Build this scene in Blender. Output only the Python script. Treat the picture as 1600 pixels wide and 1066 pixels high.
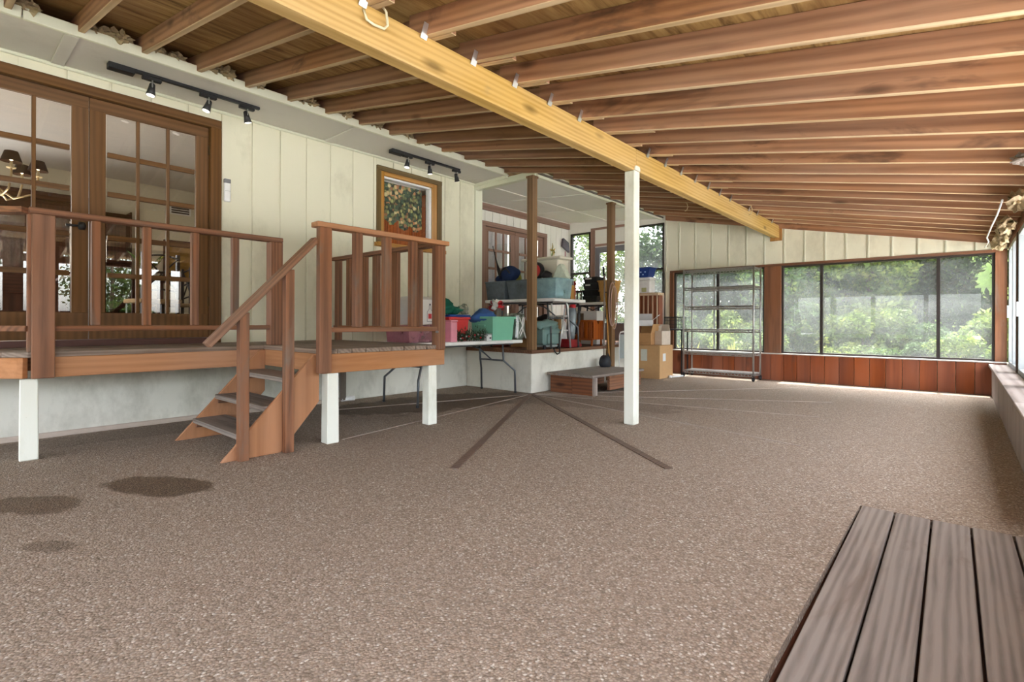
import bpy, bmesh, math, random
import numpy as np
from mathutils import Vector, Matrix, noise as mnoise

S = bpy.context.scene
COL = S.collection
for o in list(bpy.data.objects):
    bpy.data.objects.remove(o)
R = random.Random(7)

# ------------------------------------------------------------------ camera
F, HY, CAMZ = 800.0, 503.5, 0.96
YAW, ROLL = math.atan(703 / 800.0), math.radians(0.2)
_f = Vector((-math.sin(YAW), math.cos(YAW), 0))
_r0 = Vector((math.cos(YAW), math.sin(YAW), 0))
_u0 = Vector((0, 0, 1))
_r = _r0 * math.cos(ROLL) + _u0 * math.sin(ROLL)
_u = _u0 * math.cos(ROLL) - _r0 * math.sin(ROLL)
cd = bpy.data.cameras.new('camera')
cd.sensor_width = 36.0
cd.lens = F * 36.0 / 1600.0
cd.shift_y = (HY - 533.0) / 1600.0
cd.clip_start = 0.05
cd.clip_end = 300
cam = bpy.data.objects.new('camera', cd)
COL.objects.link(cam)
M = Matrix.Identity(4)
for i in range(3):
    M[i][0], M[i][1], M[i][2] = _r[i], _u[i], -_f[i]
M[2][3] = CAMZ
cam.matrix_world = M
S.camera = cam


def on(px, py, ax, v):
    """world point where the ray of a pixel meets the plane axis=ax at v"""
    d = _f + _r * ((px - 800) / F) + _u * ((HY - py) / F)
    c = Vector((0, 0, CAMZ))
    return c + d * ((v - c[ax]) / d[ax])


# ------------------------------------------------------------------ light
wd = bpy.data.worlds.new('world')
S.world = wd
wd.use_nodes = True
wn = wd.node_tree
wn.nodes.clear()
w_out = wn.nodes.new('ShaderNodeOutputWorld')
w_bg = wn.nodes.new('ShaderNodeBackground')
w_sky = wn.nodes.new('ShaderNodeTexSky')
w_sky.sky_type = 'NISHITA'
w_sky.sun_disc = False
w_sky.sun_elevation = math.radians(72.7)
w_sky.sun_rotation = math.radians(0)
w_sky.air_density = 1.0
w_sky.dust_density = 3.0
w_hs = wn.nodes.new('ShaderNodeHueSaturation')
w_hs.inputs['Saturation'].default_value = 0.35
wn.links.new(w_sky.outputs[0], w_hs.inputs['Color'])
wn.links.new(w_hs.outputs[0], w_bg.inputs[0])
w_bg.inputs[1].default_value = 1.1
wn.links.new(w_bg.outputs[0], w_out.inputs[0])

sd = bpy.data.lights.new('sun', 'SUN')
sd.energy = 10.0
sd.angle = math.radians(0.6)
sd.color = (1.0, 0.98, 0.94)
sun = bpy.data.objects.new('sun', sd)
COL.objects.link(sun)
sun.rotation_euler = Vector((-0.02, 0.31, 1.0)).to_track_quat('Z', 'Y').to_euler()

S.view_settings.view_transform = 'Standard'
S.view_settings.look = 'None'
S.view_settings.gamma = 1.0
S.view_settings.use_curve_mapping = False
S.view_settings.exposure = 1.36


# ------------------------------------------------------------------ tags
def tag(o, label, cat, group=None):
    o['label'] = label
    o['category'] = cat
    if group:
        o['group'] = group
    return o


def struct(o):
    o['kind'] = 'structure'
    return o


def thing(name, label, cat, loc=(0, 0, 0), rz=0.0, group=None):
    o = bpy.data.objects.new(name, None)
    o.empty_display_size = 0.1
    COL.objects.link(o)
    o.location = loc
    o.rotation_euler = (0, 0, rz)
    return tag(o, label, cat, group)


# ------------------------------------------------------------------ mesh builder
class MB:
    def __init__(s):
        s.v = []
        s.f = []

    def add(s, vs, fs):
        n = len(s.v)
        s.v += [tuple(p) for p in vs]
        s.f += [tuple(i + n for i in f) for f in fs]
        return s

    def box(s, x0, x1, y0, y1, z0, z1):
        vs = [(x, y, z) for z in (z0, z1) for y in (y0, y1) for x in (x0, x1)]
        return s.add(vs, [(0, 2, 3, 1), (4, 5, 7, 6), (0, 1, 5, 4), (2, 6, 7, 3), (0, 4, 6, 2), (1, 3, 7, 5)])

    def taper(s, c, sx, sy, z0, z1, tx, ty, rz=0):
        """box with bottom size sx,sy and top size tx,ty"""
        ca, sa = math.cos(rz), math.sin(rz)
        vs = []
        for z, a, b in ((z0, sx, sy), (z1, tx, ty)):
            for y in (-b / 2, b / 2):
                for x in (-a / 2, a / 2):
                    vs.append((c[0] + x * ca - y * sa, c[1] + x * sa + y * ca, z))
        return s.add(vs, [(0, 2, 3, 1), (4, 5, 7, 6), (0, 1, 5, 4), (2, 6, 7, 3), (0, 4, 6, 2), (1, 3, 7, 5)])

    def bar(s, p0, p1, w, h, up=(0, 0, 1)):
        """box of section w (sideways) x h (up) from p0 to p1"""
        p0, p1 = Vector(p0), Vector(p1)
        d = (p1 - p0).normalized()
        up = Vector(up)
        if abs(d.dot(up)) > 0.98:
            up = Vector((0, 1, 0))
        sd_ = d.cross(up).normalized()
        u2 = sd_.cross(d).normalized()
        vs = []
        for p in (p0, p1):
            for b in (-h / 2, h / 2):
                for a in (-w / 2, w / 2):
                    vs.append(p + sd_ * a + u2 * b)
        return s.add(vs, [(0, 2, 3, 1), (4, 5, 7, 6), (0, 1, 5, 4), (2, 6, 7, 3), (0, 4, 6, 2), (1, 3, 7, 5)])

    def tube(s, pts, r, n=8, caps=True):
        pts = [Vector(p) for p in pts]
        rs = r if isinstance(r, (list, tuple)) else [r] * len(pts)
        rings = []
        prev = None
        for i, p in enumerate(pts):
            d = (pts[min(i + 1, len(pts) - 1)] - pts[max(i - 1, 0)]).normalized()
            if prev is None:
                a = Vector((0, 0, 1)) if abs(d.z) < 0.9 else Vector((1, 0, 0))
                u = d.cross(a).normalized()
            else:
                u = (prev - d * prev.dot(d)).normalized()
            prev = u
            w = d.cross(u)
            rings.append([p + (u * math.cos(2 * math.pi * k / n) + w * math.sin(2 * math.pi * k / n)) * rs[i] for k in range(n)])
        vs = [q for rg in rings for q in rg]
        fs = []
        for i in range(len(pts) - 1):
            for k in range(n):
                a, b = i * n + k, i * n + (k + 1) % n
                fs.append((a, b, b + n, a + n))
        if caps:
            fs.append(tuple(range(n - 1, -1, -1)))
            fs.append(tuple(range((len(pts) - 1) * n, len(pts) * n)))
        return s.add(vs, fs)

    def lathe(s, prof, c=(0, 0, 0), n=16, sx=1, sy=1):
        vs = []
        for r, z in prof:
            for k in range(n):
                a = 2 * math.pi * k / n
                vs.append((c[0] + r * sx * math.cos(a), c[1] + r * sy * math.sin(a), c[2] + z))
        fs = []
        for i in range(len(prof) - 1):
            for k in range(n):
                a, b = i * n + k, i * n + (k + 1) % n
                fs.append((a, b, b + n, a + n))
        fs.append(tuple(range(n - 1, -1, -1)))
        fs.append(tuple(range((len(prof) - 1) * n, len(prof) * n)))
        return s.add(vs, fs)

    def prism(s, poly, ax, a, b):
        """poly of 2d points in the plane normal to ax, extruded from a to b"""
        def P(u, v, w):
            return (w, u, v) if ax == 0 else (u, w, v) if ax == 1 else (u, v, w)
        n = len(poly)
        vs = [P(u, v, a) for u, v in poly] + [P(u, v, b) for u, v in poly]
        fs = [tuple(range(n - 1, -1, -1)), tuple(range(n, 2 * n))]
        fs += [(i, (i + 1) % n, (i + 1) % n + n, i + n) for i in range(n)]
        return s.add(vs, fs)

    def blob(s, c, rx, ry, rz, amp=0.2, fr=3.0, sub=2, seed=0, flat=None):
        bm = bmesh.new()
        bmesh.ops.create_icosphere(bm, subdivisions=sub, radius=1)
        vs = []
        for v in bm.verts:
            k = 1 + amp * mnoise.noise(v.co * fr * 0.6 + Vector((seed * 7.3, seed * 3.1, 0))) * 1.6
            p = Vector((v.co.x * rx, v.co.y * ry, v.co.z * rz)) * k
            if flat is not None and p.z < flat:
                p.z = flat
            vs.append(Vector(c) + p)
        fs = [tuple(q.index for q in f.verts) for f in bm.faces]
        bm.free()
        return s.add(vs, fs)

    def build(s, name, mat, parent=None, bevel=0.0, smooth=False, loc=None):
        me = bpy.data.meshes.new(name)
        me.from_pydata(s.v, [], s.f)
        bm = bmesh.new()
        bm.from_mesh(me)
        bmesh.ops.recalc_face_normals(bm, faces=bm.faces)
        bm.to_mesh(me)
        bm.free()
        if smooth:
            me.polygons.foreach_set('use_smooth', [True] * len(me.polygons))
        me.materials.append(mat)
        o = bpy.data.objects.new(name, me)
        COL.objects.link(o)
        if parent:
            o.parent = parent
        if loc:
            o.location = loc
        if bevel:
            m = o.modifiers.new('bevel', 'BEVEL')
            m.width = bevel
            m.segments = 1
            m.limit_method = 'ANGLE'
        return o


def bx(name, mat, parent, x0, x1, y0, y1, z0, z1, bevel=0.0):
    return MB().box(x0, x1, y0, y1, z0, z1).build(name, mat, parent, bevel)


# ------------------------------------------------------------------ materials
def new_mat(name):
    m = bpy.data.materials.new(name)
    m.use_nodes = True
    nt = m.node_tree
    b = nt.nodes['Principled BSDF']
    return m, nt, b


def lin(h):
    out = []
    for i in (0, 2, 4):
        c = int(h[i:i + 2], 16) / 255
        out.append(c / 12.92 if c <= 0.04045 else ((c + 0.055) / 1.055) ** 2.4)
    return tuple(out)


def mathn(nt, op, a, b=None, c=None):
    n = nt.nodes.new('ShaderNodeMath')
    n.operation = op
    for i, x in enumerate((a, b, c)):
        if x is None:
            continue
        if isinstance(x, (int, float)):
            n.inputs[i].default_value = x
        else:
            nt.links.new(x, n.inputs[i])
    return n.outputs[0]


def mixc(nt, fac, a, b, mode='MIX'):
    n = nt.nodes.new('ShaderNodeMix')
    n.data_type = 'RGBA'
    n.blend_type = mode
    for idx, x in ((0, fac), (6, a), (7, b)):
        if isinstance(x, (int, float)):
            n.inputs[idx].default_value = x
        elif isinstance(x, tuple):
            n.inputs[idx].default_value = (*x[:3], 1)
        else:
            nt.links.new(x, n.inputs[idx])
    return n.outputs[2]


def noise(nt, vec, scale, detail=4, rough=0.55, dist=0.0):
    n = nt.nodes.new('ShaderNodeTexNoise')
    n.inputs['Scale'].default_value = scale
    n.inputs['Detail'].default_value = detail
    n.inputs['Roughness'].default_value = rough
    n.inputs['Distortion'].default_value = dist
    if vec is not None:
        nt.links.new(vec, n.inputs['Vector'])
    return n.outputs['Fac']


def ramp(nt, fac, stops):
    n = nt.nodes.new('ShaderNodeValToRGB')
    e = n.color_ramp.elements
    while len(e) < len(stops):
        e.new(0.5)
    for i, (p, c) in enumerate(stops):
        e[i].position = p
        e[i].color = (*c[:3], 1) if isinstance(c, tuple) else (c, c, c, 1)
    nt.links.new(fac, n.inputs[0])
    return n.outputs[0]


ROT = [0.0, 0.0]


def coords(nt, scale=(1, 1, 1), rnd=0.0):
    tc = nt.nodes.new('ShaderNodeTexCoord')
    mp = nt.nodes.new('ShaderNodeMapping')
    mp.inputs['Scale'].default_value = scale
    src = tc.outputs['Object']
    if ROT[0] or ROT[1]:                        # turn into the slope first, so grain runs along rafters and handrail
        m0 = nt.nodes.new('ShaderNodeMapping')
        m0.inputs['Rotation'].default_value = (ROT[1], ROT[0], 0)
        nt.links.new(src, m0.inputs['Vector'])
        src = m0.outputs[0]
    nt.links.new(src, mp.inputs['Vector'])
    if rnd:
        oi = nt.nodes.new('ShaderNodeObjectInfo')
        cb = nt.nodes.new('ShaderNodeCombineXYZ')
        v = mathn(nt, 'MULTIPLY', oi.outputs['Random'], rnd)
        for i in range(3):
            nt.links.new(v, cb.inputs[i])
        nt.links.new(cb.outputs[0], mp.inputs['Location'])
    return mp.outputs[0]


def bump(nt, b, h, strength=0.3, dist=0.01):
    n = nt.nodes.new('ShaderNodeBump')
    n.inputs['Strength'].default_value = strength
    n.inputs['Distance'].default_value = dist
    nt.links.new(h, n.inputs['Height'])
    nt.links.new(n.outputs[0], b.inputs['Normal'])


def wood(name, base, dark, ax, grain=22.0, stain=None, stain_lo=0.6, rough=0.65, var=0.35, knots=True, ring=0.24):
    m, nt, b = new_mat(name)
    sc = [grain, grain, grain]
    sc[ax] = grain * 0.06
    v = coords(nt, tuple(sc), 37.0)
    g1 = noise(nt, v, 1.0, 8, 0.62, 0.5)
    wv = nt.nodes.new('ShaderNodeTexWave')
    wv.wave_type = 'RINGS'
    wv.rings_direction = 'XYZ'[ax]
    wv.inputs['Scale'].default_value = 0.55
    wv.inputs['Distortion'].default_value = 7.0
    wv.inputs['Detail'].default_value = 3.0
    wv.inputs['Detail Scale'].default_value = 0.6
    nt.links.new(v, wv.inputs['Vector'])
    g = mathn(nt, 'ADD', mathn(nt, 'MULTIPLY', g1, 0.96 - ring), mathn(nt, 'MULTIPLY', wv.outputs['Fac'], ring))
    col = ramp(nt, g, [(0.22, dark), (0.58, base)])
    sc2 = [2.2, 2.2, 2.2]
    sc2[ax] = 0.7
    v2 = coords(nt, tuple(sc2), 61.0)
    if stain:
        n2 = noise(nt, v2, 1.6, 5, 0.65, 0.6)
        msk = ramp(nt, n2, [(stain_lo, 0.0), (stain_lo + 0.16, 1.0)])
        col = mixc(nt, msk, col, stain)
    if knots:
        sk = [9.0, 9.0, 9.0]
        sk[ax] = 3.2
        vk = coords(nt, tuple(sk), 83.0)
        vo = nt.nodes.new('ShaderNodeTexVoronoi')
        vo.inputs['Scale'].default_value = 0.45
        nt.links.new(vk, vo.inputs['Vector'])
        km = ramp(nt, vo.outputs['Distance'], [(0.05, 1.0), (0.16, 0.0)])
        col = mixc(nt, mathn(nt, 'MULTIPLY', km, 0.75), col, tuple(c * 0.35 for c in dark))
    oi = nt.nodes.new('ShaderNodeObjectInfo')
    hs = nt.nodes.new('ShaderNodeHueSaturation')
    nt.links.new(mathn(nt, 'MULTIPLY_ADD', oi.outputs['Random'], var, 1.0 - var / 2), hs.inputs['Value'])
    n3 = noise(nt, v2, 0.8, 3)
    nt.links.new(mathn(nt, 'MULTIPLY_ADD', n3, 0.5, 0.78), hs.inputs['Saturation'])
    nt.links.new(col, hs.inputs['Color'])
    nt.links.new(hs.outputs[0], b.inputs['Base Color'])
    b.inputs['Roughness'].default_value = rough
    b.inputs['Specular IOR Level'].default_value = 0.3
    bump(nt, b, g, 0.35, 0.004)
    return m


def wood3(name, *a, **k):
    return [wood(name + '_' + 'xyz'[i], a[0], a[1], i, *a[2:], **k) for i in range(3)]


def plain(name, col, rough=0.5, metal=0.0, var=0.0, nz=0.12, nscale=18.0, bmp=0.0, spec=0.4):
    m, nt, b = new_mat(name)
    v = coords(nt, (1, 1, 1), 19.0)
    n = noise(nt, v, nscale, 4)
    c = mixc(nt, n, tuple(x * (1 - nz) for x in col), tuple(min(1, x * (1 + nz)) for x in col))
    if var:
        oi = nt.nodes.new('ShaderNodeObjectInfo')
        hs = nt.nodes.new('ShaderNodeHueSaturation')
        nt.links.new(mathn(nt, 'MULTIPLY_ADD', oi.outputs['Random'], var, 1 - var / 2), hs.inputs['Value'])
        nt.links.new(c, hs.inputs['Color'])
        c = hs.outputs[0]
    nt.links.new(c, b.inputs['Base Color'])
    b.inputs['Roughness'].default_value = rough
    b.inputs['Metallic'].default_value = metal
    b.inputs['Specular IOR Level'].default_value = spec
    if bmp:
        bump(nt, b, n, bmp, 0.01)
    return m


def paint(name, col, dirt, lo=0.52, rough=0.6, scale=1.3, grain=None):
    """weathered painted board: soft dirty patches and fine grain"""
    m, nt, b = new_mat(name)
    v = coords(nt, (1, 1, 0.6), 11.0)
    n = noise(nt, v, scale, 7, 0.7)
    msk = ramp(nt, n, [(lo, 0.0), (lo + 0.25, 1.0)])
    c = mixc(nt, mathn(nt, 'MULTIPLY', msk, 0.8), col, dirt)
    sp = noise(nt, coords(nt, (1, 1, 1), 5.0), 55.0, 2)
    spm = ramp(nt, sp, [(0.70, 0.0), (0.78, 1.0)])
    c = mixc(nt, mathn(nt, 'MULTIPLY', spm, 0.25), c, dirt)
    nt.links.new(c, b.inputs['Base Color'])
    b.inputs['Roughness'].default_value = rough
    b.inputs['Specular IOR Level'].default_value = 0.25
    g = noise(nt, coords(nt, (40, 40, 2.5), 5.0), 1.0, 3)
    bump(nt, b, g, 0.15, 0.004)
    return m


def glassmat(name, tint=(1, 1, 1), refl=0.10, haze=0.0, hazecol=(0.8, 0.82, 0.82), rough=0.0, patch=0.0):
    """thin pane: transparent + mirror reflection + a film of dust that scatters light"""
    m, nt, b = new_mat(name)
    nt.nodes.remove(b)
    out = nt.nodes['Material Output']
    tr = nt.nodes.new('ShaderNodeBsdfTransparent')
    tr.inputs[0].default_value = (*tint, 1)
    gl = nt.nodes.new('ShaderNodeBsdfGlossy')
    gl.inputs['Roughness'].default_value = rough
    ge = nt.nodes.new('ShaderNodeNewGeometry')
    dt_ = nt.nodes.new('ShaderNodeVectorMath')
    dt_.operation = 'DOT_PRODUCT'
    nt.links.new(ge.outputs['Incoming'], dt_.inputs[0])
    nt.links.new(ge.outputs['Normal'], dt_.inputs[1])
    cs = mathn(nt, 'ABSOLUTE', dt_.outputs['Value'])
    mx = nt.nodes.new('ShaderNodeMixShader')
    fac = mathn(nt, 'MULTIPLY_ADD', mathn(nt, 'POWER', mathn(nt, 'SUBTRACT', 1.0, cs), 5.0), 0.9, refl + 0.02)
    nt.links.new(fac, mx.inputs[0])
    nt.links.new(tr.outputs[0], mx.inputs[1])
    nt.links.new(gl.outputs[0], mx.inputs[2])
    last = mx
    if haze:
        df = nt.nodes.new('ShaderNodeBsdfDiffuse')
        df.inputs[0].default_value = (*hazecol, 1)
        tl = nt.nodes.new('ShaderNodeBsdfTranslucent')
        tl.inputs[0].default_value = (*hazecol, 1)
        m2 = nt.nodes.new('ShaderNodeMixShader')
        m2.inputs[0].default_value = 0.6
        nt.links.new(df.outputs[0], m2.inputs[1])
        nt.links.new(tl.outputs[0], m2.inputs[2])
        m3 = nt.nodes.new('ShaderNodeMixShader')
        n = noise(nt, coords(nt, (1, 1, 1), 3.0), 2.2, 8, 0.72)
        n = ramp(nt, n, [(0.3, 0.35), (0.7, 1.0)])
        nt.links.new(mathn(nt, 'MULTIPLY', n, haze), m3.inputs[0])
        nt.links.new(mx.outputs[0], m3.inputs[1])
        nt.links.new(m2.outputs[0], m3.inputs[2])
        last = m3
    nt.links.new(last.outputs[0], out.inputs[0])
    return m


def emis(name, col, s):
    m, nt, b = new_mat(name)
    b.inputs['Base Color'].default_value = (*col, 1)
    b.inputs['Emission Color'].default_value = (*col, 1)
    b.inputs['Emission Strength'].default_value = s
    return m


def floor_mat():
    m, nt, b = new_mat('exposed_aggregate')
    tc = nt.nodes.new('ShaderNodeTexCoord')
    P = tc.outputs['Object']
    vo = nt.nodes.new('ShaderNodeTexVoronoi')
    vo.inputs['Scale'].default_value = 120
    nt.links.new(P, vo.inputs['Vector'])
    sp = nt.nodes.new('ShaderNodeSeparateColor')
    nt.links.new(vo.outputs['Color'], sp.inputs[0])
    col = ramp(nt, sp.outputs[0], [(0.0, lin('766757')), (0.3, lin('978573')), (0.6, lin('ad9c8b')), (0.85, lin('927d6a')), (1.0, lin('d2c8ba'))])
    gap = ramp(nt, vo.outputs['Distance'], [(0.35, 0.0), (0.8, 1.0)])
    col = mixc(nt, mathn(nt, 'MULTIPLY', gap, 0.55), col, lin('65574c'))
    big = noise(nt, P, 0.7, 5, 0.6)
    col = mixc(nt, ramp(nt, big, [(0.35, 0.0), (0.75, 0.4)]), col, lin('8f7e6e'))
    # damp stains, each with its own outline
    sx = nt.nodes.new('ShaderNodeSeparateXYZ')
    nt.links.new(P, sx.inputs[0])
    wob = noise(nt, P, 3.0, 4, 0.6)
    wet = None
    for (px, py, a, bb, ang, st) in STAINS:
        ca, sa = math.cos(ang), math.sin(ang)
        dx = mathn(nt, 'SUBTRACT', sx.outputs[0], px)
        dy = mathn(nt, 'SUBTRACT', sx.outputs[1], py)
        u = mathn(nt, 'ADD', mathn(nt, 'MULTIPLY', dx, ca / a), mathn(nt, 'MULTIPLY', dy, sa / a))
        w = mathn(nt, 'ADD', mathn(nt, 'MULTIPLY', dx, -sa / bb), mathn(nt, 'MULTIPLY', dy, ca / bb))
        d = mathn(nt, 'ADD', mathn(nt, 'MULTIPLY', u, u), mathn(nt, 'MULTIPLY', w, w))
        d = mathn(nt, 'ADD', d, mathn(nt, 'MULTIPLY_ADD', wob, 2.4, -1.2))
        k = mathn(nt, 'MULTIPLY', ramp(nt, d, [(0.75, 1.0), (1.0, 0.0)]), st)
        wet = k if wet is None else mathn(nt, 'MAXIMUM', wet, k)
    col = mixc(nt, wet, col, mixc(nt, 1.0, col, (0.36, 0.30, 0.24), 'MULTIPLY'))
    nt.links.new(col, b.inputs['Base Color'])
    b.inputs['Specular IOR Level'].default_value = 0.25
    nt.links.new(mathn(nt, 'MULTIPLY_ADD', wet, -0.25, 0.85), b.inputs['Roughness'])
    h = mathn(nt, 'SUBTRACT', 1.0, vo.outputs['Distance'])
    bump(nt, b, h, 0.6, 0.006)
    return m


_s1 = on(255, 759, 2, 0)
_s2 = on(60, 790, 2, 0)
_s3 = on(80, 854, 2, 0)
_s4 = on(690, 628, 2, 0)
_s5 = on(890, 640, 2, 0)
STAINS = [(_s1.x, _s1.y, 0.36, 0.17, 0.55, 0.9), (_s2.x, _s2.y, 0.30, 0.15, 0.62, 0.8), (_s3.x, _s3.y, 0.13, 0.06, 0.6, 0.55),
          (_s4.x, _s4.y, 1.35, 0.62, 1.35, 0.85), (-4.2, 5.0, 0.9, 0.5, 0.4, 0.45), (-5.35, 1.3, 0.3, 1.0, 0.0, 0.4), (-3.45, 5.15, 1.3, 0.42, 0.25, 0.4)]

ROT[0] = -math.atan(0.195)
W_RAFT = wood('rafter_wood', lin('a37a5e'), lin('77543f'), 0, 16.0, stain=lin('4a382f'), stain_lo=0.57, var=0.3)
W_RAFTB = wood('rafter_edge_lit', lin('c6ad8a'), lin('a18765'), 0, 16.0, stain=lin('8a735a'), stain_lo=0.62, var=0.2)
ROT[0] = 0.0
W_BEAM = wood('beam_pine', lin('bf9f68'), lin('a08049'), 1, 18.0, stain=lin('8a7a5c'), stain_lo=0.66, var=0.12)
W_RED = wood3('redwood', lin('875d44'), lin('5d402f'), 20.0, stain=lin('726154'), stain_lo=0.56, var=0.3)
ROT[1] = -math.atan2(0.785, 0.748)
W_HAND = wood('handrail_wood', lin('8f6a52'), lin('684a39'), 1, 20.0, stain=lin('80705f'), stain_lo=0.5, var=0.1)
ROT[1] = 0.0
W_ORG = wood3('fascia_cedar', lin('b07f5a'), lin('936444'), 16.0, stain=lin('8a5f42'), stain_lo=0.62, var=0.15, ring=0.07)
W_PLYS = wood('stringer_ply', lin('ac7d5c'), lin('8d6348'), 2, 9.0, stain=lin('84614a'), stain_lo=0.55, var=0.1, knots=False, ring=0.04)
W_GREY = wood3('weathered_board', lin('8c8178'), lin('62574f'), 26.0, stain=lin('6a5a4e'), stain_lo=0.58, var=0.2)
W_DOOR = wood3('door_stain', lin('6c4d2f'), lin('553b23'), 14.0, var=0.12, knots=False)
W_TAN = wood3('sash_pine', lin('b98a4e'), lin('94672f'), 14.0, var=0.1, knots=False)
W_MAUVE = wood3('brown_paint', lin('97796a'), lin('806556'), 14.0, var=0.1, knots=False)
W_PANEL = wood('lower_panel', lin('8f5236'), lin('6e3c28'), 2, 12.0, stain=lin('5f4034'), stain_lo=0.6, var=0.25)
W_POSTD = wood('brown_post', lin('82664a'), lin('624a34'), 2, 14.0, var=0.2, knots=False)
W_DARK = wood3('dark_wood', lin('4a2a1c'), lin('2a1710'), 14.0, var=0.2, knots=False)
W_CRATE = wood3('crate_wood', lin('a0521f'), lin('6b3314'), 16.0, var=0.2, knots=False)
P_WALL = paint('cream_siding', lin('dedac2'), lin('b6b198'))
P_ALC = paint('alcove_siding_lit', lin('eae7dc'), lin('c6c2b2'), 0.6)  # siding paint whitened to stand in for the brighter light in the alcove
P_TRIM = paint('cream_trim', lin('dcdcc6'), lin('bdbba4'), 0.58)
P_SOFF = paint('soffit_paint', lin('cfcac0'), lin('b0aa9f'), 0.55)
P_STUC = paint('white_stucco', lin('d8d6ca'), lin('a8a698'), 0.46, 0.8, 2.2)
P_POST = paint('white_post', lin('dfe0d4'), lin('b5b29c'), 0.5)
M_FLOOR = floor_mat()
M_BLACK = plain('black_metal', (0.018, 0.018, 0.02), 0.45)
M_BRONZE = plain('bronze_frame', (0.03, 0.022, 0.018), 0.5)
M_WHITE = plain('white_plastic', (0.78, 0.78, 0.76), 0.4)
M_ALU = plain('aluminium', (0.72, 0.73, 0.74), 0.35, 0.7)
M_CHROME = plain('chrome_wire', (0.42, 0.41, 0.40), 0.45, 0.85)
M_SILVER = plain('silver_metal', (0.5, 0.5, 0.5), 0.3, 0.9)
M_CARD = plain('cardboard', lin('b48a5c'), 0.85, nz=0.1, var=0.1)
M_GLASS = glassmat('clear_glass', refl=0.03)
M_DOORGL = glassmat('door_glass', (0.9, 0.9, 0.9), refl=0.06)
M_HAZE = glassmat('dusty_glass', (0.93, 0.95, 0.95), refl=0.01, haze=0.09)
M_HAZE2 = glassmat('alcove_glass', (0.96, 0.97, 0.97), refl=0.01, haze=0.06)
M_FRAME = plain('window_frame_white', (0.30, 0.32, 0.32), 0.5)

# ================================================================== SETTING
XW, XA, XR = -5.65, -6.60, 0.45      # house wall, alcove wall, window wall
YF, YB = 9.40, -3.0                  # far wall, wall behind the camera
YC = 5.70                            # corner where the alcove starts
ZD = 0.745                           # deck height
ZP = 0.58                            # storage platform height


def roofz(x):                        # underside of the rafters
    return 2.142 - 0.195 * x


# floor: exposed aggregate with a cut-out for the boards in the foreground
HX0, HX1, HY0, HY1 = -0.40, 0.34, 0.6, 3.24
fl = MB()
fl.box(-5.9, HX0, YB, YF + 0.1, -0.12, 0)
fl.box(HX0, XR + 0.1, HY1, YF + 0.1, -0.12, 0)
fl.box(HX0, XR + 0.1, YB, HY0, -0.12, 0)
fl.box(HX1, XR + 0.1, HY0, HY1, -0.12, 0)
floor = struct(fl.build('floor', M_FLOOR))

JOINT = plain('joint_filler', lin('a3958a'), 0.8)
W_INLAY = wood3('inlay_strip', lin('6f5c50'), lin('54443a'), 20.0, var=0.1, knots=False)
O = on(830, 615.5, 2, 0)
for (px, py) in ((710, 733), (1045, 733)):
    e = on(px, py, 2, 0)
    MB().bar((O.x, O.y, 0.002), (e.x, e.y, 0.002), 0.055, 0.008).build('inlay_strip', W_INLAY[1], floor)
for (px, py, w) in ((1300, 629, .016), (1280, 652, .016), (1250, 697, .016), (1290, 605, .012), (520, 641, .014), (535, 687, .014), (640, 632, .012), (960, 640, .010)):
    e = on(px, py, 2, 0)
    MB().bar((O.x + 0.02, O.y - 0.02, 0.001), (e.x, e.y, 0.001), w, 0.004).build('joint_line', JOINT, floor)

hatch = thing('boardwalk', 'weathered grey wooden boards set flush into the pebbled floor, lower right', 'boards', (HX0, HY0, 0))
ang = math.radians(1.2)
bw = 0.143
for k in range(5):
    x0 = HX0 + 0.010 + k * bw
    x1 = min(x0 + bw - 0.009, HX1 - 0.004)
    y1 = HY1 - 0.012 - R.random() * 0.012
    z1 = 0.006 + R.random() * 0.003
    MB().prism([(x0 + 0.03 - HX0, 0.01), (x1 + 0.03 - HX0 if k < 4 else x1 - HX0, 0.01), (x1 - HX0, y1 - HY0), (x0 - HX0, y1 - HY0)], 2, -0.032, z1).build('board', W_GREY[1], hatch, 0.003)
bx('joist', W_DARK[1], hatch, 0, 0.7, 0.02, 2.6, -0.10, -0.034)

# ---------------------------------------------------------------- house wall
wall = MB()
D1 = (-0.13, 1.947, ZD, 2.98)         # french door opening
K1 = (3.784, 4.868, 1.93, 2.975)      # kitchen window opening
XB = XW - 0.014
def wallbox(mb, y0, y1, z0, z1):
    if y1 > y0 and z1 > z0:
        mb.box(XW - 0.16, XB, y0, y1, z0, z1)
for (y0, y1, z0, z1) in ((YB, D1[0], 0, 3.3), (D1[0], D1[1], 0, D1[2]), (D1[0], D1[1], D1[3], 3.3), (D1[1], K1[0], 0, 3.3),
                         (K1[0], K1[1], 0, K1[2]), (K1[0], K1[1], K1[3], 3.3), (K1[1], YC, 0, 3.3)):
    wallbox(wall, y0, y1, z0, z1)
wall_house = struct(wall.build('wall_house', P_WALL))
g = [YB] + [1.947 + 0.299 * k for k in range(-16, 13) if YB + 0.05 < 1.947 + 0.299 * k < 5.5] + [5.55]
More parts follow.
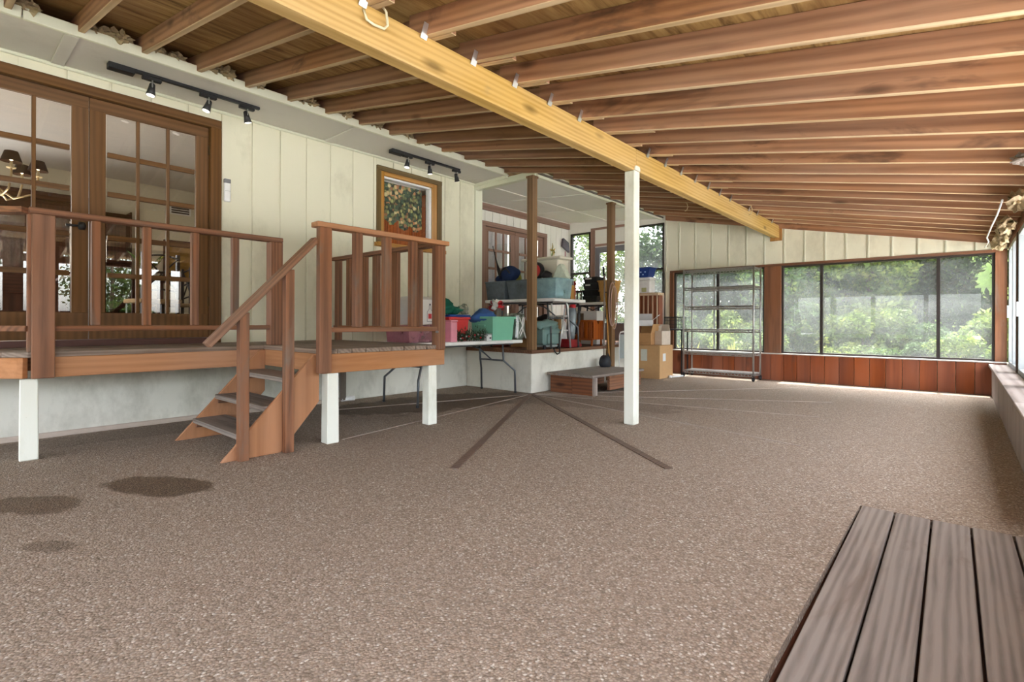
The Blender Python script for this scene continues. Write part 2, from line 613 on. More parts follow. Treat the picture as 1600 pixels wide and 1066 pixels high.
for a, b in zip(g[:-1], g[1:]):
    segs = [(0.66, 3.083)]
    for (y0, y1, z0, z1) in (D1, K1):
        if b > y0 + 0.01 and a < y1 - 0.01:
            if a < y0 - 0.02 or b > y1 + 0.02:      # board is notched round the casing
                pa, pb = (a, y0) if a < y0 else (y1, b)
                MB().box(XB, XW, pa + 0.006, pb - 0.002, segs[0][0], 3.083).build('siding_board', P_WALL, wall_house)
                qa, qb = (y0, b) if a < y0 else (a, y1)
                for s0, s1 in ((0.66, z0), (z1, 3.083)):
                    if s1 - s0 > 0.03:
                        MB().box(XB, XW, qa, qb - 0.006, s0, s1).build('siding_board', P_WALL, wall_house)
                segs = []
            else:
                segs = [(s0, s1) for s0, s1 in ((0.66, z0), (z1, 3.083)) if s1 - s0 > 0.03]
    for s0, s1 in segs:
        MB().box(XB, XW, a + 0.010, b - 0.010, s0, s1).build('siding_board', P_WALL, wall_house)
bx('corner_board', P_TRIM, wall_house, XB, XW + 0.018, 5.55, YC, 0.58, 3.083, 0.004)
bx('stucco_base', P_STUC, wall_house, XB, XW + 0.03, YB, 5.40, 0, 0.66, 0.006)
mo = struct(MB().box(XW + 0.03, XW + 0.055, YB, 3.3, 0.0, 0.045).build('baseboard_house', plain('base_strip', lin('b9aa9c'), 0.7), None, 0.006))
# pipe stub under the deck
pp = on(536, 620, 0, XW + 0.08)
pipe = thing('drain_pipe', 'short stained drain pipe against the white wall under the deck', 'pipe', (pp.x, pp.y, 0))
MB().tube([(0, 0, 0.02), (0, 0, 0.52)], 0.035, 10).build('pipe', plain('old_pipe', lin('6a5f55'), 0.7), pipe)
MB().tube([(0, -0.02, 0.03), (0.02, 0.14, 0.03)], 0.028, 10).build('elbow', M_WHITE, pipe)

# ---------------------------------------------------------------- french doors
def french_door(name, label, X, ya, yb, z0, zt, glass, zrows, cols=3, wd=W_DOOR, hard=True):
    """double french door in a wall facing +X: casing, two leaves of cols x rows panes"""
    d = struct(bpy.data.objects.new(name, None))
    COL.objects.link(d)
    d.location = (X, ya, z0)
    d['label'] = label
    def B(nm, mat, x0, x1, y0, y1, za, zb, par=d, bev=0.003):
        return bx(nm, mat, par, x0, x1, y0 - ya, y1 - ya, za - z0, zb - z0, bev)
    cw = 0.10
    B('casing', wd[2], -0.14, 0.025, ya, ya + cw, z0, zt - 0.085)
    B('casing', wd[2], -0.14, 0.025, yb - cw, yb, z0, zt - 0.085)
    B('casing', wd[1], -0.14, 0.028, ya, yb, zt - 0.085, zt)
    B('sill', plain(name + '_sill', lin('5b3a33'), 0.5), -0.14, 0.06, ya + cw, yb - cw, z0, z0 + 0.05)
    ym = (ya + yb) / 2
    gz0, gz1 = zrows[0], zrows[-1]
    for (l0, l1) in ((ya + cw + 0.003, ym - 0.003), (ym + 0.003, yb - cw - 0.003)):
        leaf = B('leaf', wd[2], -0.06, -0.02, l0, l1, z0 + 0.055, gz0)
        st = 0.112
        B('stile', wd[2], -0.06, -0.02, l0, l0 + st, gz0, gz1, leaf)
        B('stile', wd[2], -0.06, -0.02, l1 - st, l1, gz0, gz1, leaf)
        B('top_rail', wd[1], -0.06, -0.02, l0, l1, gz1, zt - 0.09, leaf)
        a0, a1 = l0 + st, l1 - st
        for k in range(1, cols):
            y = a0 + (a1 - a0) * k / cols
            B('muntin', wd[2], -0.055, -0.022, y - 0.013, y + 0.013, gz0, gz1, leaf)
        for z in zrows[1:-1]:
            for k in range(cols):
                y0, y1 = a0 + (a1 - a0) * k / cols + 0.013, a0 + (a1 - a0) * (k + 1) / cols - 0.013
                B('muntin', wd[1], -0.055, -0.022, y0, y1, z - 0.022, z + 0.022, leaf)
        for i in range(len(zrows) - 1):
            for k in range(cols):
                y0, y1 = a0 + (a1 - a0) * k / cols + 0.008, a0 + (a1 - a0) * (k + 1) / cols - 0.008
                p = MB().box(-0.041, -0.037, y0 - ya, y1 - ya, zrows[i] - z0 + 0.01, zrows[i + 1] - z0 - 0.01).build('pane', glass, leaf)
                p.rotation_euler = (0, 0, math.radians(R.uniform(-0.25, 0.25)))
        if hard:
            for zz in (zrows[1] - 0.25, zrows[-2] + 0.2):
                B('hinge', plain(name + '_hinge', lin('5c4a30'), 0.4, 0.6), -0.02, -0.005, (yb - cw - 0.012) if l1 > ym + 0.1 else (ya + cw - 0.002), (yb - cw + 0.002) if l1 > ym + 0.1 else ya + cw + 0.012, zz, zz + 0.09, leaf, 0)
    if hard:
        hk = MB().lathe([(0.0, -0.03), (0.022, -0.03), (0.03, 0.0), (0.022, 0.03), (0.0, 0.03)], (0.03, ym - ya - 0.055, zrows[2] + 0.07 - z0), 12)
        hk.tube([(-0.02, ym - ya - 0.055, zrows[2] + 0.07 - z0), (0.03, ym - ya - 0.055, zrows[2] + 0.07 - z0)], 0.012, 8)
        hk.tube([(0.03, ym - ya - 0.055, zrows[2] + 0.07 - z0), (0.035, ym - ya - 0.16, zrows[2] + 0.065 - z0)], 0.010, 8)
        hk.build('door_handle', M_BLACK, d, smooth=True)
    return d


ROWS1 = [1.03, 1.363, 1.695, 2.081, 2.427, 2.79]
door1 = french_door('door_1', 'brown double french door with small panes behind the deck rail', XW, D1[0], D1[1], ZD, D1[3], M_DOORGL, ROWS1)
ROWS2 = [0.95, 1.30, 1.63, 1.97, 2.31, 2.66]
door2 = french_door('door_2', 'mauve brown french door behind the storage totes', XA, 6.65, 8.60, ZP + 0.02, 2.82, M_DOORGL, ROWS2, 3, W_MAUVE, False)

# ---------------------------------------------------------------- kitchen window with inner sash
kw = struct(bpy.data.objects.new('window_1', None))
COL.objects.link(kw)
kw.location = (XW, K1[0], K1[2])
W_OLIVE = wood3('olive_casing', lin('6f5c3c'), lin('5b4a2f'), 14.0, var=0.08, knots=False)
def KB(nm, mat, x0, x1, y0, y1, z0, z1, bev=0.003):
    return bx(nm, mat, kw, x0, x1, y0 - K1[0], y1 - K1[0], z0 - K1[2], z1 - K1[2], bev)
for y0, y1 in ((K1[0], K1[0] + 0.06), (K1[1] - 0.075, K1[1])):
    KB('casing', W_OLIVE[2], -0.12, 0.025, y0, y1, K1[2] + 0.05, K1[3] - 0.06)
KB('casing', W_OLIVE[1], -0.12, 0.028, K1[0], K1[1], K1[3] - 0.06, K1[3])
KB('sill', W_TAN[1], -0.12, 0.09, K1[0] - 0.03, K1[1] + 0.03, K1[2], K1[2] + 0.05)
for y0, y1 in ((K1[0] + 0.06, K1[0] + 0.115), (K1[1] - 0.165, K1[1] - 0.075)):
    KB('sash', W_TAN[2], -0.09, 0.008, y0, y1, K1[2] + 0.05, K1[3] - 0.06)
KB('sash', W_TAN[1], -0.09, 0.010, K1[0] + 0.115, K1[1] - 0.165, K1[3] - 0.115, K1[3] - 0.06)
KB('jamb_liner', M_WHITE, -0.10, -0.012, K1[1] - 0.20, K1[1] - 0.165, K1[2] + 0.05, K1[3] - 0.115)
KB('jamb_liner', M_WHITE, -0.10, -0.012, K1[0] + 0.115, K1[1] - 0.165, K1[3] - 0.14, K1[3] - 0.115)
KB('pane', M_GLASS, -0.05, -0.046, K1[0] + 0.115, K1[1] - 0.165, K1[2] + 0.05, K1[3] - 0.115, 0)

# wall thermometer / intercom on the siding
ic = on(354, 298, 0, XW)
it = thing('wall_intercom', 'slim white wall device with grey cap beside the french door', 'device', (XW, ic.y, ic.z - 0.115))
bx('body', M_WHITE, it, 0, 0.03, -0.03, 0.03, 0, 0.19, 0.006)
bx('cap', plain('grey_cap', (0.2, 0.2, 0.2), 0.5), it, 0, 0.034, -0.03, 0.03, 0.19, 0.23, 0.004)
bx('seam', plain('seam', (0.5, 0.5, 0.48), 0.5), it, 0.03, 0.032, -0.026, 0.026, 0.105, 0.11)

# ---------------------------------------------------------------- soffit over the deck
sof = struct(bx('soffit', P_SOFF, None, XW, -4.95, YB, 5.55, 3.085, 3.10))
sof.name = 'ceiling_soffit'
for y in (-1.7, 0.70, 3.10):
    bx('batten', P_SOFF, sof, XW + 0.04, -4.965, y - 0.05, y + 0.035, 3.07, 3.085, 0.003)
bx('cove_strip', P_TRIM, sof, XW + 0.001, XW + 0.035, YB, 5.55, 3.06, 3.085, 0.008)
for y0, y1 in ((YB, 0.42), (0.427, 5.5)):
    bx('fascia_board', P_TRIM, sof, -4.955, -4.925, y0, y1, 3.068, 3.15, 0.004)

# ---------------------------------------------------------------- alcove
alc = struct(MB().box(XA - 0.15, XA - 0.014, YC - 0.1, 6.65, 0, 3.4).box(XA - 0.15, XA - 0.014, 8.60, YF + 0.15, 0, 3.4)
             .box(XA - 0.15, XA - 0.014, 6.65, 8.60, 2.82, 3.4).box(XA - 0.15, XA - 0.014, 6.65, 8.60, 0, 0.6).build('wall_alcove', P_ALC))
yy = 5.75
while yy < YF - 0.02:
    y1 = min(yy + 0.2, YF)
    z0 = 2.82 if (y1 > 6.66 and yy < 8.59) else ZP
    bx('siding_board', P_ALC, alc, XA - 0.014, XA, yy + 0.005, y1 - 0.005, z0, 3.2)
    yy += 0.2
bx('ledger', W_MAUVE[1], alc, XA, XA + 0.045, YC, YF, 3.02, 3.14, 0.004)
struct(bx('wall_return', P_WALL, None, XA, XW - 0.16, YC - 0.15, YC, 0, 3.3))

plat = thing('storage_platform', 'raised white block platform with a wooden floor filled with stored things', 'platform', (-5.5, 5.35, 0))
def PB(nm, mat, x0, x1, y0, y1, z0, z1, bev=0.0):
    return bx(nm, mat, plat, x0 + 5.5, x1 + 5.5, y0 - 5.35, y1 - 5.35, z0, z1, bev)
PB('base', P_STUC, XW + 0.035, -4.35, 5.35, 7.25, 0, 0.535, 0.008)
PB('base', P_STUC, XA + 0.005, -4.465, 7.25, YF - 0.01, 0, 0.535)
PB('base', P_STUC, XA + 0.005, XW + 0.035, 5.71, 7.25, 0, 0.535)
W_PLAT = wood3('platform_floor', lin('7a5640'), lin('5a3f2e'), 16.0, var=0.25)
x = XW + 0.035
k = 0
while x < -4.36:
    x1 = min(x + 0.19, -4.335)
    PB('floor_board', W_PLAT[1], x + 0.002, x1 - 0.002, 5.34 if x > XW else 5.72, 7.27, 0.535, ZP, 0.002)
    x += 0.19
x = XA + 0.005
while x < -4.47:
    x1 = min(x + 0.19, -4.46)
    PB('floor_board', W_PLAT[1], x + 0.002, x1 - 0.002, 7.272 if x > XW - 0.1 else 5.72, YF - 0.01, 0.535, ZP, 0.002)
    x += 0.19

# alcove ceiling, header and gutter strip
ac = struct(MB().prism([(XA, 3.17), (-4.42, 2.985), (-4.42, 3.0), (XA, 3.185)], 1, 5.62, YF).build('ceiling_alcove', P_ALC))
def acz(x):
    return 3.17 + (x - XA) * (2.985 - 3.17) / (-4.42 - XA)
for xx in (-5.55,):
    MB().bar((xx, 5.64, acz(xx) - 0.005), (xx, YF, acz(xx) - 0.005), 0.05, 0.012).build('batten', P_ALC, ac)
for yy in (6.85, 8.1):
    MB().bar((XA + 0.05, yy, acz(XA + 0.05) - 0.004), (-4.45, yy, acz(-4.45) - 0.004), 0.05, 0.010).build('batten', P_ALC, ac)
bx('edge_board', P_TRIM, ac, -4.42, -4.375, 5.5, YF, 2.955, 3.045, 0.004)
MB().box(-4.375, -4.355, 5.5, YF, 2.99, 3.015).build('drip_edge', plain('dark_edge', lin('6a6358'), 0.6), ac)
hb = MB().bar((XW - 0.02, 5.60, 3.035), (-4.40, 5.52, 3.005), 0.09, 0.085)
hb.build('header', P_TRIM, ac, 0.004)
MB().bar((XW, 5.545, 3.062), (-4.93, 5.50, 3.062), 0.03, 0.05).build('header_strip', P_TRIM, ac, 0.004)

def brown_post(name, label, x, y, z0, z1, w=0.105):
    t = thing(name, label, 'post', (x, y, z0))
    bx('shaft', W_POSTD, t, -w / 2, w / 2, -w / 2, w / 2, 0, z1 - z0, 0.006)
    bx('cap_plate', W_POSTD, t, -w / 2 - 0.01, w / 2 + 0.01, -w / 2 - 0.01, w / 2 + 0.01, z1 - z0 - 0.03, z1 - z0, 0.003)
    return t
brown_post('wooden_post', 'dark brown square post at the near corner of the storage platform', -4.42, 5.44, ZP, 2.955)
brown_post('wooden_post', 'dark brown square post with looped cords, farther along the alcove edge', -4.40, 7.50, 0, 2.955)

# ---------------------------------------------------------------- far wall
fw = MB()
T = 0.12
def FW(x0, x1, z0, z1):
    fw.box(x0, x1, YF + 0.014, YF + T, z0, z1)
def ftop(x):
    return roofz(x) + 0.02
FW(-4.32, XR + 0.1, 0.0, 0.44)
fw.prism([(-4.32, 1.95), (XR + 0.1, 1.95), (XR + 0.1, ftop(XR + 0.1)), (-4.32, ftop(-4.32))], 1, YF + 0.014, YF + T)
FW(-4.34, -4.22, 0.44, 1.95)
# alcove end: openings for the narrow windows and the glazed door
AW = [(-6.53, -6.02, 1.30, 2.91), (-5.90, -5.08, 0.6, 2.56), (-4.98, -4.345, 1.50, 2.90)]
xs = [XA - 0.1, -6.53, -6.02, -5.90, -5.08, -4.98, -4.345, -4.32]
struct_main = fw
fw = MB()
FW(xs[0], xs[1], 0, 3.35); FW(xs[2], xs[3], 0, 3.35); FW(xs[4], xs[5], 0, 3.35); FW(xs[6], xs[7], 0, 3.1)
for (x0, x1, z0, z1) in AW:
    FW(x0, x1, 0, z0)
    FW(x0, x1, z1, 3.3 if x1 < -5 else 3.15)
struct(fw.build('wall_alcove_end', P_ALC))
wall_far = struct(struct_main.build('wall_far', P_WALL))
gx = [-4.32, -4.053, -3.745, -3.445, -3.145, -2.84, -2.548, -2.245, -1.946, -1.655, -1.375, -1.09, -0.797, -0.495, -0.191, 0.122, 0.45]
for a, b in zip(gx[:-1], gx[1:]):
    za, zb = roofz(a) - 0.045, roofz(b) - 0.045
    MB().prism([(a + 0.013, 1.95), (b - 0.013, 1.95), (b - 0.013, zb), (a + 0.013, za)], 1, YF, YF + 0.014).build('siding_board', P_WALL, wall_far)
    MB().box(a + 0.013, a + 0.033, YF - 0.008, YF, 1.955, za).build('groove_bead', P_TRIM, wall_far)
# beam pocket, plate above siding
bx('beam_pocket', W_TAN[2], wall_far, -2.44, -2.26, YF - 0.02, YF, 2.34, 2.60)
MB().prism([(-4.3, roofz(-4.3) - 0.045), (XR, roofz(XR) - 0.045), (XR, roofz(XR) + 0.138), (-4.3, roofz(-4.3) + 0.138)], 1, YF - 0.035, YF).build('top_plate', W_RAFT, wall_far)
# lower panelling of upright boards
px = -4.20
while px < XR - 0.02:
    x1 = min(px + 0.197, XR)
    bx('panel_board', W_PANEL, wall_far, px + 0.003, x1 - 0.003, YF - 0.016, YF + 0.014, 0.0, 0.435, 0.003)
    px += 0.197
bx('sill_board', plain('sill_paint', lin('c9c4bc'), 0.5), wall_far, -4.22, XR, YF - 0.028, YF + 0.10, 0.435, 0.455, 0.004)
bx('header_board', W_RED[0], wall_far, -4.22, XR, YF - 0.012, YF + 0.11, 1.915, 1.955, 0.003)
for (a, b) in ((-4.22, -4.14), (-2.53, -2.27), (0.33, XR)):
    bx('window_post', W_RED[2], wall_far, a, b, YF - 0.015, YF + 0.11, 0.455, 1.915, 0.004)
# light wood infill between door and window trims
for z in (2.58, 2.93):
    bx('door_trim', W_MAUVE[0], wall_far, -6.0, -5.02, YF - 0.02, YF, z, z + 0.045)
bx('door_trim', W_MAUVE[2], wall_far, -6.0, -5.91, YF - 0.025, YF + 0.014, 0.6, 2.93)
bx('door_trim', W_MAUVE[2], wall_far, -5.07, -5.0, YF - 0.025, YF + 0.014, 0.6, 2.93)

WN = [2]
def slider(x0, x1, z0, z1, mulls, mat, label, fr=0.028, light=None):
    w = struct(bpy.data.objects.new('window_%d' % WN[0], None))
    WN[0] += 1
    COL.objects.link(w)
    w.location = ((x0 + x1) / 2, YF + 0.05, z0)
    w['label'] = label
    cx = (x0 + x1) / 2
    def B(nm, m, a, b, z_0, z_1, y0=-0.035, y1=0.035):
        return bx(nm, m, w, a - cx, b - cx, y0, y1, z_0 - z0, z_1 - z0)
    B('frame', M_BRONZE, x0, x0 + fr, z0, z1); B('frame', M_BRONZE, x1 - fr, x1, z0, z1)
    B('frame', M_BRONZE, x0 + fr, x1 - fr, z0, z0 + fr); B('frame', M_BRONZE, x0 + fr, x1 - fr, z1 - fr, z1)
    xsn = [x0 + fr] + list(mulls) + [x1 - fr]
    for m_ in mulls:
        B('mullion', M_BRONZE, m_ - 0.02, m_ + 0.02, z0 + fr, z1 - fr)
    for k_, (a, b) in enumerate(zip(xsn[:-1], xsn[1:])):
        yy_ = -0.012 if k_ % 2 else 0.010
        B('pane', mat, a + (0.02 if k_ else 0), b - (0.02 if k_ < len(xsn) - 2 else 0), z0 + fr, z1 - fr, yy_ - 0.002, yy_ + 0.002)
    if light:
        B('screen_rail', M_ALU, light, light + 0.03, z0 + fr, z1 - fr, 0.012, 0.03)
    return w
slider(-2.27, 0.33, 0.455, 1.915, [on(1283, 480, 1, YF).x, on(1466, 480, 1, YF).x], M_HAZE, 'wide dark framed sliding window on the far wall right of the post')
slider(-4.14, -2.53, 0.455, 1.915, [on(1121, 480, 1, YF).x], M_HAZE, 'dark framed sliding window behind the wire rack', light=on(1117, 480, 1, YF).x - 0.05)

def tall_window(x0, x1, z0, z1, zm, label):
    w = struct(bpy.data.objects.new('window_%d' % WN[0], None))
    WN[0] += 1
    COL.objects.link(w)
    w.location = (x0, YF + 0.05, z0)
    w['label'] = label
    fr = 0.03
    X, Z = x1 - x0, z1 - z0
    for a, b, c, d in ((0, fr, 0, Z), (X - fr, X, 0, Z), (fr, X - fr, 0, fr), (fr, X - fr, Z - fr, Z), (fr, X - fr, zm - z0 - 0.02, zm - z0 + 0.02)):
        bx('frame', M_BRONZE, w, a, b, -0.06, 0.03, c, d)
    bx('pane', M_HAZE2, w, fr, X - fr, -0.002, 0.002, fr, zm - z0 - 0.02)
    bx('pane', M_HAZE2, w, fr, X - fr, -0.002, 0.002, zm - z0 + 0.02, Z - fr)
tall_window(*AW[0], 2.03, 'narrow black framed window at the alcove corner')
tall_window(*AW[2], 2.01, 'narrow black framed window above the blue basket')
gd = struct(bpy.data.objects.new('door_3', None))
COL.objects.link(gd)
gd.location = (AW[1][0], YF + 0.04, AW[1][2])
gd['label'] = 'grey glazed door in the alcove end wall'
GREYP = plain('grey_door', lin('77767a'), 0.5)
X, Z = AW[1][1] - AW[1][0], AW[1][3] - AW[1][2]
for a, b, c, d in ((0, 0.11, 0, Z), (X - 0.11, X, 0, Z), (0.11, X - 0.11, 0, 0.35), (0.11, X - 0.11, Z - 0.12, Z)):
    bx('rail', GREYP, gd, a, b, -0.04, 0.0, c, d, 0.003)
bx('pane', M_HAZE2, gd, 0.11, X - 0.11, -0.022, -0.018, 0.35, Z - 0.12)
MB().lathe([(0, -0.03), (0.02, -0.025), (0.03, 0), (0.02, 0.025), (0, 0.03)], (X - 0.06, -0.07, 1.75), 10).tube([(X - 0.06, -0.07, 1.75), (X - 0.06, -0.03, 1.75)], 0.01, 6).build('door_handle', M_BLACK, gd, smooth=True)

# ---------------------------------------------------------------- right wall: bench, windows, posts
rw = MB()
rw.box(XR + 0.1, XR + 0.2, 3.5, YF + 0.12, -0.05, 0.40)
rw.box(XR, XR + 0.2, YB, 0.6, 0, 0.40)
rw.box(XR, XR + 0.16, YB, YF + 0.12, 1.97, 2.09)
rw.box(XR + 0.02, XR + 0.08, 0.6, 3.45, 0, 1.02).box(XR, XR + 0.1, 1.95, 2.1, 1.02, 1.97)
wall_right = struct(rw.build('wall_right', W_RED[1]))
BN = thing('side_bench', 'long low bench of weathered grey boards along the window wall', 'bench', (0.375, 3.5, 0))
y = 3.5
W_BENCH = wood3('bench_board', lin('9d9188'), lin('6f6259'), 14.0, var=0.25)
while y < YF - 0.03:
    y1 = min(y + 0.197, YF - 0.02)
    bx('front_board', W_BENCH[2], BN, 0.300 - 0.375, 0.318 - 0.375, y - 3.5 + 0.003, y1 - 3.5 - 0.003, 0.0, 0.385, 0.003)
    y += 0.197
for y0, y1 in ((3.5, 4.95), (4.955, 6.25), (6.255, 7.75), (7.755, YF - 0.02)):
    bx('seat_board', W_BENCH[1], BN, 0.27 - 0.375, 0.545 - 0.375, y0 - 3.5, y1 - 3.5, 0.386, 0.42, 0.004)
bx('back_frame', W_DARK[1], BN, 0.45 - 0.375, 0.54 - 0.375, 0, 5.88, 0.0, 0.386)
W_PILLAR = wood('window_pillar', lin('5c4030'), lin('3c291e'), 2, 14.0, var=0.2)
for y in (7.93, 6.2, 4.5, 3.45, 0.55, -1.2, -2.9):
    bx('pillar', W_PILLAR, wall_right, XR, XR + 0.13, y - 0.07, y + 0.07, 0.42 if y > 3.6 else 0.0, 1.97, 0.005)
for (y0, y1) in ((8.0, 9.39), (6.27, 7.86), (4.57, 6.13)):
    w = struct(bpy.data.objects.new('window_%d' % WN[0], None))
    WN[0] += 1
    COL.objects.link(w)
    w.location = (XR + 0.06, y0, 0.42)
    w['label'] = {8.0: 'white framed side window in the far right corner', 6.27: 'white framed side window in the middle of the bench', 4.57: 'white framed side window above the near end of the bench'}[y0]
    L = y1 - y0
    for a, b, c, d in ((0, 0.05, 0, 1.55), (L - 0.05, L, 0, 1.55), (0.05, L - 0.05, 0, 0.05), (0.05, L - 0.05, 1.50, 1.55), (L * 0.5 - 0.03, L * 0.5 + 0.03, 0.05, 1.5)):
        bx('frame', M_FRAME, w, -0.05, 0.03, a, b, c, d, 0.003)
    bx('pane', M_GLASS, w, 0.0, 0.004, 0.05, L * 0.5 - 0.03, 0.05, 1.5)
    bx('pane', M_GLASS, w, 0.012, 0.016, L * 0.5 + 0.03, L - 0.05, 0.05, 1.5)
    MB().bar((-0.06, L - 0.12, 0.62), (-0.06, L - 0.12, 0.78), 0.02, 0.02).build('latch', M_SILVER, w)

# wall behind the camera: low wall, posts and open screens
bw_ = MB().box(XW, XR + 0.2, YB - 0.1, YB, 0, 0.45)
bw_.prism([(XW, 1.92), (XR + 0.2, 1.92), (XR + 0.2, roofz(XR + 0.2) + 0.1), (XW, roofz(XW) + 0.1)], 1, YB - 0.1, YB)
for x in (-5.55, -3.9, -2.35, -0.9, 0.55):
    bw_.box(x - 0.06, x + 0.06, YB - 0.1, YB, 0, roofz(x) + 0.1)
struct(bw_.build('wall_back', W_RED[2]))

# ---------------------------------------------------------------- roof
PLY = None
def ply_mat():
    m, nt, b = new_mat('roof_sheathing')
    v = coords(nt, (14, 1.6, 14))
    n = noise(nt, v, 1.0, 6, 0.65, 0.5)
    c = ramp(nt, n, [(0.3, lin('5f472c')), (0.5, lin('ab8a56')), (0.75, lin('c9ae72'))])
    n2 = noise(nt, coords(nt, (1, 1, 1)), 0.8, 4)
    c = mixc(nt, ramp(nt, n2, [(0.45, 0.0), (0.7, 0.7)]), c, lin('7a5436'))
    nt.links.new(c, b.inputs['Base Color'])
    b.inputs['Roughness'].default_value = 0.8
    b.inputs['Specular IOR Level'].default_value = 0.15
    bump(nt, b, n, 0.3, 0.004)
    return m
xa, xb = XA - 0.3, 0.72
RH = 0.140
YO = YF + T + 0.25
ceil_ = struct(MB().prism([(xa, roofz(xa) + RH), (xb, roofz(xb) + RH), (xb, roofz(xb) + RH + 0.05), (xa, roofz(xa) + RH + 0.05)], 1, YB - 0.4, YO).build('ceiling', ply_mat()))
ys = []
y = 0.72
while y < YF - 0.1:
    ys.append(y); y += 0.392
y = 0.72 - 0.392
while y > YB:
    ys.append(y); y -= 0.392
def rafter(y, x0, x1, w=0.04):
    z0, z1 = roofz(x0), roofz(x1)
    sg = R.uniform(-0.004, 0.004)
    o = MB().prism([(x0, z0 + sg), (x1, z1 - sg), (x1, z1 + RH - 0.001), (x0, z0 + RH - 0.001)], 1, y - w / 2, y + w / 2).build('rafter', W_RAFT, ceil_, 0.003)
    o.data.materials.append(W_RAFTB)          # paler lower edge: light bounced off the floor, put into the colour
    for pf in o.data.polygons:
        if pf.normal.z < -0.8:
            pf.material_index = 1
    return o
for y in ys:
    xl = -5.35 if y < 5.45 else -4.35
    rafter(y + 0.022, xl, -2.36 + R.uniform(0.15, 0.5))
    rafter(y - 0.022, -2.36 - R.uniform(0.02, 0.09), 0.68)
    if 0.2 < y < 9:
        # metal strap tying the rafter to the beam
        if R.random() < 0.6:
            MB().bar((-2.293, y - 0.055, 2.56), (-2.262, y - 0.05, 2.64), 0.045, 0.003, (1, 0, 0)).build('metal_strap', M_SILVER, ceil_)
INS = plain('insulation', lin('9c8a6a'), 0.95, nz=0.45, nscale=30, bmp=0.6)
for i, y in enumerate(sorted(ys)):
    if 0.0 < y < 4.6:
        x0 = -4.99
        z = roofz(x0)
        for k in range(R.choice((1, 2, 2))):
            MB().blob((x0 + R.uniform(-.03, .03), y + 0.10 + 0.13 * k + R.uniform(0, .04), z + 0.055), 0.09, 0.07, 0.055, 0.55, 5, 3, i * 5 + k).build('insulation_tuft', INS, ceil_, smooth=False)

# beams and the white post that carries them
b1 = tag(bx('roof_beam', W_BEAM, None, -2.40, -2.30, YB, 4.375, 2.388, 2.592, 0.006), 'pale yellow timber roof beam from the near ceiling to the white post', 'beam')
b2 = tag(bx('roof_beam', W_BEAM, None, -2.40, -2.30, 4.38, YF - 0.02, 2.388, 2.592, 0.006), 'yellow timber roof beam from the white post to the far wall', 'beam')
pst = thing('support_post', 'white painted square post holding up the long roof beam', 'post', (-2.347, 4.385, 0))
bx('shaft', P_POST, pst, -0.053, 0.053, -0.053, 0.053, 0, 2.386, 0.008)
MB().prism([(-0.05, 2.386), (0.05, 2.386), (0.05, 2.41), (0.035, 2.43), (-0.035, 2.43), (-0.05, 2.41)], 0, 0.0475, 0.060).build('lap', P_POST, pst, 0.004)
hk = on(585, 28, 0, -2.29)
hook = thing('cable_loop', 'bent white cable hook on the face of the yellow beam', 'cable', (-2.297, hk.y, hk.z))
MB().tube([(0, -0.06, 0.02), (0.03, -0.06, -0.045), (0.035, -0.02, -0.055), (0.035, 0.04, -0.05), (0.03, 0.065, -0.02), (0.025, 0.06, 0.05), (0.0, 0.05, 0.09)], 0.007, 6).build('cable', plain('cable_white', lin('d8cfae'), 0.5), hook, smooth=True)
for (px, py, lab) in ((1170, 322, 'thin pale cable hanging from rafters beside the far end of the beam'), (1070, 325, 'short pale cable hanging below rafters near the alcove gutter')):
    p = on(px, py, 1, 7.6)
    p.z = roofz(p.x) + 0.05
    c = thing('hanging_cable', lab, 'cable', p)
    MB().tube([(-0.05, 0, 0), (0.03, 0, -0.03), (0.045, 0.01, -0.09), (0.03, 0, -0.14), (0.0, 0, -0.15)], 0.006, 6).build('cable', plain('cable_tan', lin('c9b68d'), 0.6), c, smooth=True)

# ragged insulation and a cable along the top of the window wall
for i, (y, x, z, ry, rz_) in enumerate(((8.98, 0.355, 1.99, 0.33, 0.075), (8.28, 0.355, 1.99, 0.31, 0.08), (7.56, 0.35, 2.0, 0.33, 0.07), (6.1, 0.35, 2.0, 0.3, 0.06))):
    o = MB().blob((0, 0, 0), 0.065, ry, rz_, 0.5, 4.5, 3, 40 + i).build('insulation_roll', plain('torn_insulation_%d' % i, lin('a89474'), 0.95, nz=0.4, nscale=14, bmp=0.8), None, loc=(x, y, z))
    tag(o, ['torn tan insulation hanging in the far right ceiling corner', 'ragged tan insulation above the side window, second from the corner', 'ragged insulation strip over the side bench, third from the corner', 'small loose insulation wad under the rafters at the right edge'][i], 'insulation')
cb = thing('loose_cable', 'white cable draped over the torn insulation at the right wall', 'cable', (0.255, 8.9, 1.97))
MB().tube([(0.0, 0.4, 0.02), (-0.03, 0.1, -0.02), (-0.01, -0.3, 0.0), (-0.04, -0.8, -0.01), (-0.02, -1.4, 0.03), (0.0, -2.1, 0.05), (0.0, -2.9, 0.04)], 0.008, 6).build('cable', M_WHITE, cb, smooth=True)
ob = on(1580, 257, 0, 0.2)
tag(MB().blob((0, 0, 0), 0.05, 0.07, 0.035, 0.5, 4, 3, 77).build('paper_wasp_nest', plain('grey_paper', lin('8d8177'), 0.95, nz=0.3, nscale=12, bmp=0.7), None, loc=(0.30, 4.86, roofz(0.30) - 0.01)), 'crumpled grey scrap wedged between rafters at the right edge', 'scrap')

